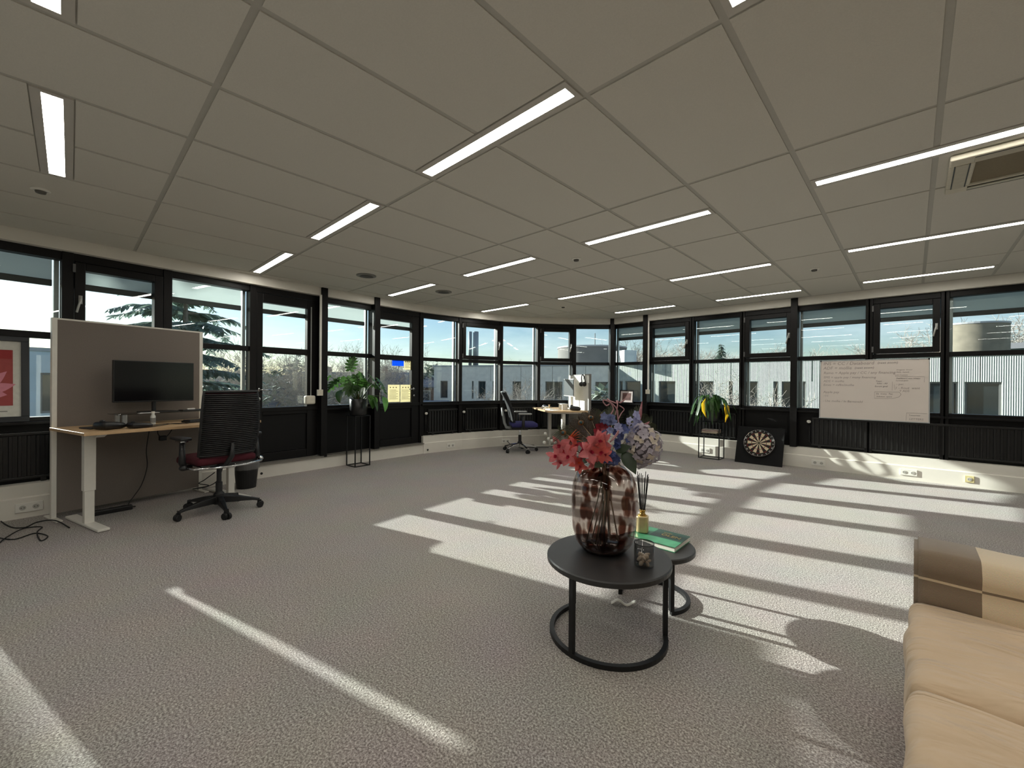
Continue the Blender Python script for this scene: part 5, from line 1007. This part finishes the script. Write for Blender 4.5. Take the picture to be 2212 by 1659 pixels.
for i in range(16):                                                   # stems through the neck down into the vase
    a = rnd.uniform(0, 6.28); r1 = rnd.uniform(.0, .05); r2 = rnd.uniform(.03, .10); a2 = a + 3.1 + rnd.uniform(-.7, .7)
    t = neck + Vector((r1 * math.cos(a), r1 * math.sin(a), .03)); q = Vector((VX.x + r2 * math.cos(a2), VX.y + r2 * math.sin(a2), ZB + .045)); put(MB().tube([t + Vector((0, 0, .06)), t, (t + q) / 2 + Vector((.005, .005, 0)), q], .0028 if i % 3 else .0038, 5), 'stem', STP if i % 3 == 0 else STM)
# candle jar with white petals
PJ = atz(1391, 1222, ZB); o = root('tealight_jar', (PJ.x, PJ.y, ZB), 0, 'clear smoky tealight glass with white petal stones', 'jar')
JG = thin_glass('jar_glass', (.80, .80, .80), 1.45)
MB().lathe([(.040, 0), (.046, .006), (.046, .108), (.0435, .108), (.0435, .01), (.003, .009)], 32, caps=False).build('glass', JG, o, smooth=True); MB().tube([(.0448 * math.cos(k * math.pi / 16), .0448 * math.sin(k * math.pi / 16), .108) for k in range(33)], .0022, 6, caps=False).build('rim', mat('smoke_rim', (40, 40, 40), .15), o)
STN = mat('white_petal_stone', (226, 206, 184), .6, var=.08, scale=40)
for i in range(26):
    a = rnd.uniform(0, 6.28); r_ = rnd.uniform(0, .033); z = .014 + .042 * (i / 26) ; MB().ball((0, 0, 0), .011, 8, 5, (1.2, .9, .6)).build('petal_stone', STN, o, smooth=True, loc=(r_ * math.cos(a), r_ * math.sin(a), z), rot=(rnd.random() * 3, rnd.random() * 3, 0))
# green book, diffuser
BKX, BKY = -1.092, 2.43; o = root('green_book', (BKX, BKY, ZS), R(1), 'green hardcover book with gold title on the smaller table', 'book')
MB().box(-.136, .138, -.112, .112, .003, .027).build('pages', mat('page_edge', (222, 216, 204), .9, var=.08, scale=300), o)
CVR = mat('cover_green', (56, 116, 84), .35, var=.35, scale=14); CVD = mat('cover_dark_green', (24, 58, 44), .35)
for z in (0, .027): MB().box(-.142, .142, -.117, .117, z, z + .003).build('cover', CVR, o)
MB().box(-.1425, -.139, -.117, .117, 0, .030).build('spine', CVD, o); MB().box(-.05, .142, -.02, .117, .030, .0304).build('title_panel', CVD, o)
text('OLEN', .045, mat('gold_foil', (190, 160, 90), .3, .6), o, (.0, .035, .0306), (0, 0, R(0)), 'title', off=.0006); text('TUINEN', .014, MATS['gold_foil'], o, (.0, .075, .0306), (0, 0, 0), 'title')
PD = Vector((-1.195, 2.425, ZS + .0305)); o = root('reed_diffuser', PD, R(20), 'gold faceted reed diffuser bottle with black sticks', 'diffuser')
GOLD = mat('gold_lacquer', (206, 186, 140), .28, .45); MB().prism([(-.036, -.022), (-.022, -.036), (.022, -.036), (.036, -.022), (.036, .022), (.022, .036), (-.022, .036), (-.036, .022)], 0, .10).build('bottle', GOLD, o, bevel=.008); MB().lathe([(.03, .098), (.016, .112), (.016, .13), (.019, .131), (.019, .135), (.01, .135)], 20).build('bottle_neck', mat('gold_metal', (196, 160, 90), .25, .9), o, smooth=True)
for i in range(11):
    a = i * .571; MB().tube([(0.004 * math.cos(a), .004 * math.sin(a), .04), (.034 * math.cos(a), .034 * math.sin(a), .34 + .012 * (i % 3))], .0022, 6).build('reed', PLBLK, o)
# curled paper strip on the floor
b = MB(); P0 = atz(1320, 1303, .003); dirp = (atz(1366, 1308, .003) - P0).normalized(); sd_ = Vector((-dirp.y, dirp.x, 0)); Lp = .135; n_ = 14; vs = []
for k in range(n_ + 1):
    t = k / n_; c = P0 + dirp * Lp * t + Vector((0, 0, .012 * (1 + math.sin(t * 9 - 1)) )); vs += [c - sd_ * .016, c + sd_ * .016]
q = b.add(vs, [(2 * k, 2 * k + 2, 2 * k + 3, 2 * k + 1) for k in range(n_)]).build('paper_strip', PAP, smooth=True); md = q.modifiers.new('s', 'SOLIDIFY'); md.thickness = .0008; T(q, 'curled white paper strip on the carpet under the tables', 'paper')

# ---------------------------------------------------------------- sofa with throw
SOF = mat('beige_linen', (202, 178, 148), .9, var=.07, scale=5, bump=.0, sheen=.2); n = SOF.node_tree.nodes; l = SOF.node_tree.links.new
wv = n.new('ShaderNodeTexNoise'); wv.inputs['Scale'].default_value = 700; bpn = n.new('ShaderNodeBump'); bpn.inputs['Strength'].default_value = .25; bpn.inputs['Distance'].default_value = .002; tcn = n.new('ShaderNodeTexCoord'); l(tcn.outputs['Object'], wv.inputs['Vector']); l(wv.outputs['Fac'], bpn.inputs['Height'])
mpw = n.new('ShaderNodeMapping'); mpw.inputs['Scale'].default_value = (2.2, 7.5, 4.0); mpw.inputs['Rotation'].default_value = (0, 0, .35); wv2 = n.new('ShaderNodeTexNoise'); wv2.inputs['Scale'].default_value = 1.6; wv2.inputs['Detail'].default_value = 2.5; wv2.inputs['Distortion'].default_value = .8; bp2 = n.new('ShaderNodeBump'); bp2.inputs['Strength'].default_value = .9; bp2.inputs['Distance'].default_value = .045
l(tcn.outputs['Object'], mpw.inputs['Vector']); l(mpw.outputs[0], wv2.inputs['Vector']); l(wv2.outputs['Fac'], bp2.inputs['Height']); l(bp2.outputs[0], bpn.inputs['Normal']); l(bpn.outputs[0], n['Principled BSDF'].inputs['Normal'])
SX = -.005; o = root('sofa', (SX, 1.58, 0), 0, 'beige linen sofa with loose seat cushions at the right edge', 'sofa')
def soft(nm, hx, hy, hz, r, c, bul=0, wr=0, seed=0, par=None, mt=SOF, nn=26):
    b = rbox(hx, hy, hz, r, nn, bul, wr, seed); q = b.build(nm, mt, par or o, smooth=True, loc=c); md = q.modifiers.new('w', 'WELD'); md.merge_threshold = .0005; return q
soft('base_frame', .415, .84, .132, .02, (.43, 0, .134), 0, .004, 3)
for k, yc in enumerate((.325, -.295)):
    soft('seat_cushion', .34, .308, .09, .042, (.338, yc, .352), .022, .016, 7 + 5 * k)
soft('backrest', .13, .84, .24, .08, (.80, 0, .55), 0, .01, 4)
for yc in (.735, -.72): soft('armrest', .40, .105, .30, .05, (.45, yc, .302), 0, .004, 6)
# throw over the far arm
def throw_mat():
    m = bpy.data.materials.new('woven_throw'); m.use_nodes = True; n = m.node_tree.nodes; l = m.node_tree.links.new; p = n['Principled BSDF']; t = n.new('ShaderNodeTexCoord'); s = n.new('ShaderNodeSeparateXYZ'); l(t.outputs['Object'], s.inputs[0])
    def M_(op, a, b=None):
        q = n.new('ShaderNodeMath'); q.operation = op
        for i, x in enumerate((a, b)):
            if x is None: continue
            if isinstance(x, (int, float)): q.inputs[i].default_value = x
            else: l(x, q.inputs[i])
        return q.outputs[0]
    inb = M_('LESS_THAN', s.outputs['X'], .155); d = M_('ABSOLUTE', M_('SUBTRACT', s.outputs['Z'], .535)); line = M_('LESS_THAN', d, .0045)
    sel = M_('ABSOLUTE', M_('SUBTRACT', inb, line)); mx = n.new('ShaderNodeMix'); mx.data_type = 'RGBA'; mx.inputs[6].default_value = lin((222, 202, 170)); mx.inputs[7].default_value = lin((132, 114, 94)); l(sel, mx.inputs[0])
    z = n.new('ShaderNodeTexNoise'); z.inputs['Scale'].default_value = 300; l(t.outputs['Object'], z.inputs['Vector']); mm = n.new('ShaderNodeMix'); mm.data_type = 'RGBA'; mm.blend_type = 'MULTIPLY'; mm.inputs[0].default_value = .25; l(mx.outputs[2], mm.inputs[6]); l(z.outputs['Color'], mm.inputs[7])
    l(mm.outputs[2], p.inputs['Base Color']); p.inputs['Roughness'].default_value = .95; p.inputs['Sheen Weight'].default_value = .3; b = n.new('ShaderNodeBump'); b.inputs['Strength'].default_value = .3; b.inputs['Distance'].default_value = .003; l(z.outputs['Fac'], b.inputs['Height']); l(b.outputs[0], p.inputs['Normal']); return m
o = root('throw_blanket', (SX + .03, 2.315, 0), 0, 'brown and cream woven throw folded over the sofa arm', 'blanket'); THR = throw_mat()
def layer(nm, x0, x1, off, zb):
    hy = .108 + off; zt = .607 + off; prof = [(-hy, zb)] + [(-hy - .006 * math.sin(k * 1.1), zb + (zt - .05 - zb) * k / 7) for k in range(1, 8)] + [(-hy + .05 * (1 - math.cos(R(a))), zt - .05 + .05 * math.sin(R(a))) for a in (20, 45, 70, 90)] + [(hy - .05 * (1 - math.sin(R(a))) , zt - .05 + .05 * math.cos(R(a))) for a in (20, 45, 70)] + [(hy, zt - .06 - k * .07) for k in range(5)]
    nx = 30; vs = [(x0 + (x1 - x0) * i / nx, y + .003 * math.sin(i * .7 + z * 14), z + .004 * math.sin(i * .5)) for i in range(nx + 1) for y, z in prof]; m_ = len(prof)
    q = MB().add(vs, [(i * m_ + j, i * m_ + j + 1, (i + 1) * m_ + j + 1, (i + 1) * m_ + j) for i in range(nx) for j in range(m_ - 1)]).build(nm, THR, o, smooth=True); md = q.modifiers.new('s', 'SOLIDIFY'); md.thickness = .008; md.offset = 1; return q
layer('under_fold', -.008, .80, .004, .43); layer('middle_fold', -.016, .80, .014, .43); layer('top_fold', -.004, .80, .024, .43)
